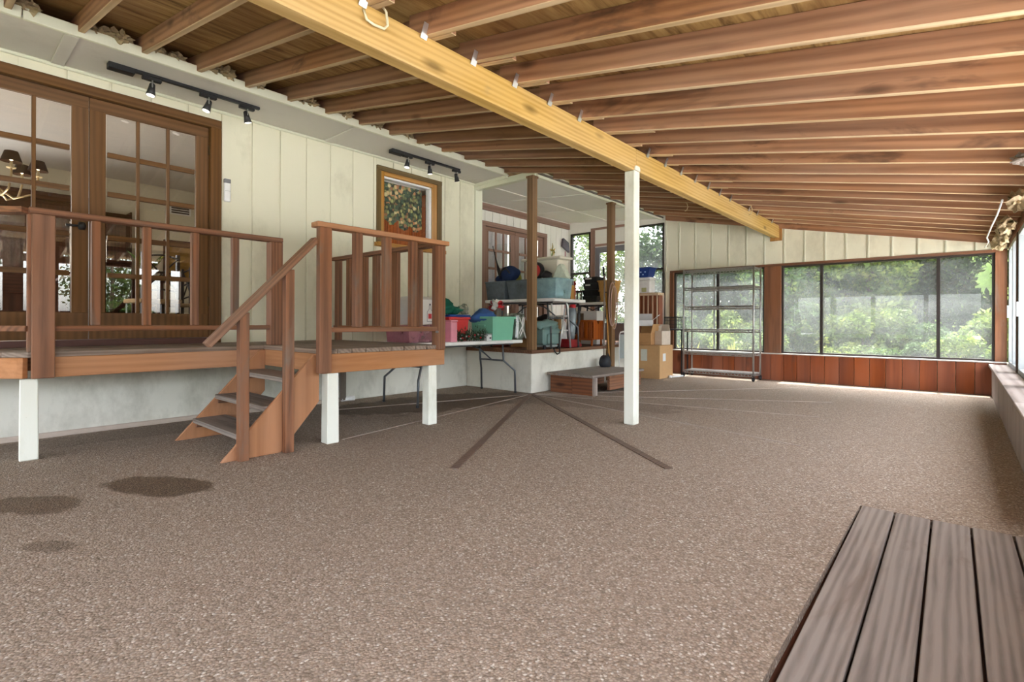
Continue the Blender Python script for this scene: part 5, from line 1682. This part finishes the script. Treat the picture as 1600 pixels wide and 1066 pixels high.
def leaves(name, clumps, n, size, mat, parent):
    per = [max(1, int(n * c[4])) for c in clumps]
    P = []
    for (cx, cy, cz, r_, w), k in zip(clumps, per):
        d = rng.normal(size=(k, 3))
        d /= np.linalg.norm(d, axis=1)[:, None]
        rr = r_ * rng.random(k)[:, None] ** .45
        P.append(np.array([cx, cy, cz]) + d * rr * np.array([1, 1, .8]))
    P = np.concatenate(P)
    k = len(P)
    a = rng.normal(size=(k, 3)); a /= np.linalg.norm(a, axis=1)[:, None]
    b = np.cross(a, rng.normal(size=(k, 3))); b /= np.linalg.norm(b, axis=1)[:, None]
    s = (size * rng.uniform(.6, 1.3, k))[:, None]
    V = np.stack([P - a * s, P + b * s * .45, P + a * s, P - b * s * .45], 1).reshape(-1, 3)
    me = bpy.data.meshes.new(name)
    me.vertices.add(4 * k); me.loops.add(4 * k); me.polygons.add(k)
    me.vertices.foreach_set('co', V.ravel())
    me.loops.foreach_set('vertex_index', np.arange(4 * k))
    me.polygons.foreach_set('loop_start', np.arange(0, 4 * k, 4))
    me.polygons.foreach_set('loop_total', np.full(k, 4))
    me.update(calc_edges=True)
    me.materials.append(mat)
    o = bpy.data.objects.new(name, me)
    COL.objects.link(o)
    o.parent = parent
    return o

def tree(x, y, h, r_, kind, n=9000, label='leafy green tree in the dense growth beyond the far windows', group='trees beyond the far windows', low=.2, size=.085):
    t = thing('leafy_tree', label, 'tree', (x, y, -.06), 0, group)
    lean = R.uniform(-.3, .3)
    MB().tube([(0, 0, -.05), (lean * .3, .05, h * .4), (lean, .1, h * .8)], [.11, .08, .03], 8).build('trunk', BARK, t, smooth=True)
    cl_ = []
    m = 16
    for k in range(m):
        z = h * (low + (1 - low) * (k + .5) / m)
        a = R.uniform(0, 6.28)
        q = r_ * R.uniform(.2, .9) * (1 - .5 * abs(z / h - .5))
        cl_.append((q * math.cos(a), q * math.sin(a), z, r_ * R.uniform(.35, .6), 1 / m))
        if k % 3 == 0:
            MB().tube([(lean * z / h, .05, z * .8), (q * math.cos(a) * .6, q * math.sin(a) * .6, z)], [.035, .012], 6).build('branch', BARK, t)
    leaves('foliage', cl_, n, size, LEAF[kind], t)
    return t
for i in range(3, 9):
    tree(-13 + i * 2.1 + R.uniform(-.5, .5), 17.5 + R.uniform(-1, 1.5), 7.5 + R.uniform(-.5, 1.5), 2.3, i % 2, 20000, low=.03, size=.10)
for i in range(7):
    tree(-10.5 + i * 2.3 + R.uniform(-.4, .4), 14.6 + R.uniform(-.5, .6), 5.6 + R.uniform(-.8, .8), 1.6, (i + 1) % 3, 14000 if i > 1 else 8000, low=.06, size=.075)
def shrub(x, y, h, r_, kind, label, group, n=5000, size=.05):
    t = thing('shrub', label, 'shrub', (x, y, -.06), 0, group)
    cl_ = []
    for k in range(10):
        a = R.uniform(0, 6.28)
        cl_.append((r_ * .6 * math.cos(a), r_ * .6 * math.sin(a), h * R.uniform(.2, .85), r_ * R.uniform(.3, .5), .1))
        if k < 5:
            MB().tube([(0, 0, 0), (r_ * .5 * math.cos(a), r_ * .5 * math.sin(a), h * .6)], [.02, .008], 5).build('stem', BARK, t)
    leaves('foliage', cl_, n, size, LEAF[kind], t)
for i in range(11):
    shrub(-9.5 + i * 1.15 + R.uniform(-.3, .3), 12.4 + R.uniform(-.5, .5), 1.5 + R.uniform(-.3, .7), .85, (i % 2) + 1, 'bushy green shrub outside the far windows', 'shrubs outside the far windows', 9000, .05)
for i in range(9):
    shrub(-6.6 + i * .95 + R.uniform(-.2, .2), 11.2 + R.uniform(-.2, .2), .7 + R.uniform(-.1, .3), .6, (i % 2) + 1, 'low green ground cover bush near the far windows', 'low bushes near the far windows', 5000, .04)
SPIKE = leaf_mat('spike_leaf', (lin('6a6e2c'), lin('9a9844'), lin('bdb468')))
for i, (x, n_, h) in enumerate(((-4.9, 7, .75), (-4.15, 9, .6), (-3.3, 8, .62), (-2.75, 7, .5), (-1.55, 4, .45), (-5.6, 8, 1.0))):
    t = thing('spiky_plant', 'yellow green spiky plant growing at the foot of the far windows', 'plant', (x, 10.25, -.06), 0, 'spiky plants under the far windows')
    for k in range(n_):
        a = R.uniform(0, 6.28)
        l_ = h * R.uniform(.8, 1.25)
        d = Vector((math.cos(a) * R.uniform(.15, .6), math.sin(a) * .35, 1)).normalized()
        s = Vector((-math.sin(a), math.cos(a), 0)) * .035
        q = Vector((math.cos(a), math.sin(a), 0)) * .012
        t0 = Vector((0, 0, 0))
        MB().add([t0 - s * .6, t0 + s * .6, d * l_ * .55 + s + q, d * l_ * .55 - s + q, d * l_ + q * 4], [(0, 1, 2, 3), (3, 2, 4)]).build('leaf', SPIKE, t)
# far garden on the right side, seen only through the side windows and in reflections
for i in range(5):
    tree(19 + R.uniform(-1, 1), -9 + i * 5.0 + R.uniform(-.5, .5), 4.6 + R.uniform(-.5, .8), 1.9, i % 2, 5000, 'leafy garden tree beyond the side windows', 'garden trees beyond the side windows', low=.1, size=.11)
